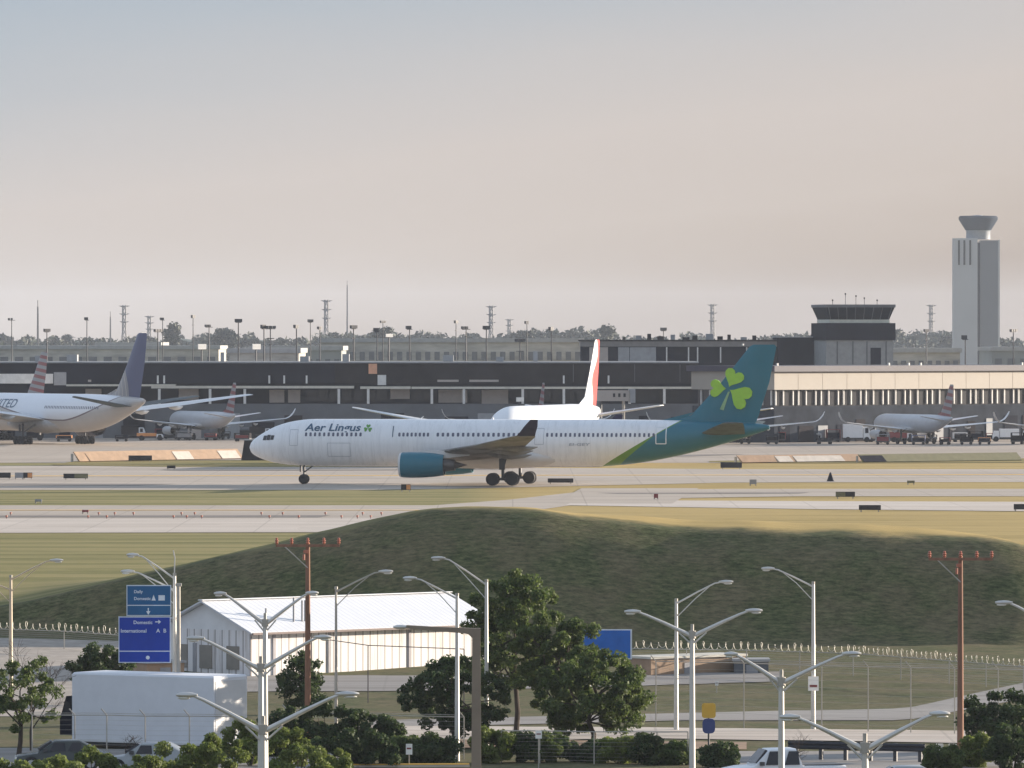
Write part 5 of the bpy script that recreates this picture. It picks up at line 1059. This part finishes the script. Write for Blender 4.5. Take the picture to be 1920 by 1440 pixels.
# ---------------------------------------------------------------- foreground vegetation
def ftree(px, base, top, halfw, label, crown_lo=None, seed=1, n=9000, mat=None, leaf=.13, trunk=.10, ncl=50, name='tree', low=-.9, cat='tree', clr=.6):
    ncl = int(ncl*1.5); clr *= .72; leaf *= .85
    p = G(px, base); s_ = F/p.y; H = (base-top)/s_; rx = halfw/s_; lo = (base-(crown_lo or base))/s_; rz_ = (H-lo)/2
    return tree(name, label, p, H, rx*.96, rz_*.98, n, leaf, mat, trunk, seed, cz=lo + rz_, ncl=ncl, low=low, cat=cat, clr=clr)
ftree(967, 1382, 1066, 96, 'tall open tree in the middle with a dark bare lower trunk', 1300, 11, 22000, m_leaf, .12, .13, 84, clr=.62)
ftree(1112, 1402, 1222, 108, 'broad round tree in front of the blue sign', 1390, 12, 23000, m_leaf, .12, .12, 80, clr=.60)
ftree(1046, 1392, 1140, 94, 'slender tree between the tall tree and the broad round one', 1340, 22, 24000, m_leaf, .12, .10, 50, clr=.58)
ftree(850, 1405, 1232, 108, 'low round dark tree left of the bronze post', 1380, 13, 17000, m_leafd, .12, .10, 60)
ftree(190, 1325, 1205, 62, 'dark rounded tree left of the blue signs', 1318, 14, 9000, m_leafd, .12, .1, 40)
ftree(566, 1352, 1222, 44, 'narrow dark tree behind the red brown pole', 1340, 15, 6000, m_leafd, .12, .08, 30)
ftree(1885, 1412, 1298, 88, 'dark tree at the right picture edge', 1405, 16, 12000, m_leafd, .12, .1, 46)
ftree(34, 1420, 1215, 84, 'sparse tree with visible dark branches at the left edge', 1385, 17, 6000, m_leaf, .11, .11, 34, clr=.5)
# bare branchy tree over the sparse one and a bare shrub in front of the truck
def bare(px, base, top, w, label, seed, r0=.07):
    p = G(px, base); s_ = F/p.y; H = (base-top)/s_; g = random.Random(seed); t = empty('bare_tree', p, 0, label, 'tree'); m = MB()
    def br(a, d, L, r_, lv):
        b = a + d*L; mid = a.lerp(b, .5) + Vector((g.uniform(-.08, .08), g.uniform(-.08, .08), .03))*L; m.tube([a, mid, b], [r_, r_*.8, r_*.6], 5)
        if lv: 
            for _ in range(3 if lv > 1 else 2): br(b if g.random() < .6 else mid, (d + Vector((g.uniform(-.9, .9)*w, g.uniform(-.5, .5), g.uniform(-.25, .5)))).normalized(), L*g.uniform(.55, .8), r_*.6, lv-1)
    br(Vector((0, 0, -.1)), Vector((.05, 0, 1)), H*.36, r0, 5); m.build('trunk', m_bark, t)
bare(58, 1410, 1195, 1.1, 'bare branching tree at the left edge', 3); bare(235, 1432, 1352, 1.4, 'leafless shrub in front of the white box truck', 5, .05); bare(1478, 1450, 1372, 1.5, 'leafless shrub in front of the white pickup', 8, .04)
def shrub(px, base, top, halfw, label, seed, mat, n=2600, leaf=.085, group=None, cr=.36):
    p = G(px, base); s_ = F/p.y; H = (base-top)/s_; rx = halfw/s_; t = empty('shrub', p, 0, label, 'shrub', group)
    P, Rr = clumps(0, 0, H*.45, rx*.85, rx*.7, H*.48, 26, cr, seed, -.95); V, Fq = leaves(P, Rr, n, leaf, seed); raw('foliage', V, Fq, mat, t)
    m = MB()
    for k in range(7): m.tube([(0, 0, -.1), tuple(Vector(P[k])*.5), tuple(P[k])], [.03, .02, .008], 4)
    m.build('stem', m_bark, t)
xs_s = [(100, 1486, 1418, 62), (175, 1480, 1404, 56), (262, 1486, 1412, 56), (345, 1474, 1382, 66), (415, 1476, 1372, 66), (560, 1478, 1386, 70), (625, 1474, 1398, 50), (535, 1452, 1358, 66), (470, 1438, 1340, 60), (20, 1490, 1424, 50)]
words = ['left of the dark car', 'hiding the dark car', 'hiding the silver car', 'under the steel pole', 'left of the twin posts', 'right of the twin posts', 'beside the yellow kerb', 'behind the right of the twin posts', 'just behind the nearest twin post', 'in the lower left corner']
for k, (px, b_, tp_, w) in enumerate(xs_s): shrub(px, b_, tp_, w, 'bright green shrub along the bottom edge, ' + words[k], 40+k, m_leafb, 9000, .085, 'green shrubs along the bottom left')
hs = [(520, 1420, 1330, 34), (560, 1422, 1322, 36), (610, 1424, 1318, 40), (660, 1424, 1322, 42), (710, 1424, 1340, 38), (760, 1432, 1382, 40), (820, 1434, 1384, 40), (925, 1432, 1372, 34), (975, 1430, 1376, 38), (1035, 1430, 1380, 40), (1095, 1430, 1384, 40), (1160, 1432, 1386, 40), (1220, 1434, 1390, 36), (1270, 1434, 1394, 30), (1350, 1440, 1404, 30), (1840, 1440, 1372, 44), (1900, 1444, 1366, 50), (1770, 1446, 1408, 40), (640, 1440, 1368, 44), (700, 1440, 1384, 40)]
for k, (px, b_, tp_, w) in enumerate(hs): shrub(px, b_, tp_ - (k*7 % 5)*3, w*1.35, 'dark hedge shrub, %s from the left in the row' % ORD[sorted([q[0] for q in hs]).index(px)], 70+k, [m_leafd, m_leaf, m_leafd, m_leafb][k % 4] if px > 740 else m_leafd, 8500, .09, 'dark hedge shrubs below the trees')
# grass tufts over mound and verges
def tufts(n, x0, x1, y0, y1, h, seed, mat, name, label, cond=None):
    g = np.random.default_rng(seed); x = g.uniform(x0, x1, n); y = g.uniform(y0, y1, n)
    if cond is not None: k = cond(x, y, g); x, y = x[k], y[k]
    z = hfun(x, y) - .02; n = len(x); a = g.uniform(0, math.pi, n); w = g.uniform(.03, .09, n); hh = h*g.uniform(.4, 1.3, n); lx = g.normal(0, .4, n)*hh
    V = np.stack([np.stack([x - w*np.cos(a), y - w*np.sin(a), z], 1), np.stack([x + w*np.cos(a), y + w*np.sin(a), z], 1), np.stack([x + lx, y + g.normal(0, .3, n)*hh, z + hh], 1)], 1).reshape(-1, 3)
    o = raw(name, V, np.arange(3*n).reshape(n, 3), mat); tag(o, label, kind='stuff')
m_tuft = leafmat('long grass blades', (.045,.056,.020), (.080,.085,.032), (.14,.13,.052), .2); m_tuftg = leafmat('dry grass blades', (.13,.11,.03), (.22,.17,.06), (.32,.25,.09), .2)

# ---------------------------------------------------------------- haze
m = MB(); m.box(-4200, 4200, -80, 12200, -6, 96); hzm = bpy.data.materials.new('haze air'); hzm.use_nodes = True; hn = hzm.node_tree.nodes; hn.clear()
ho = hn.new('ShaderNodeOutputMaterial'); pv = hn.new('ShaderNodeVolumePrincipled'); pv.inputs['Color'].default_value = (.76, .85, 1.0, 1); pv.inputs['Density'].default_value = .00004; pv.inputs['Anisotropy'].default_value = .15
hzm.node_tree.links.new(pv.outputs[0], ho.inputs['Volume']); hb_o = m.build('haze', hzm); tag(hb_o, 'thin evening haze over the airfield', kind='stuff')
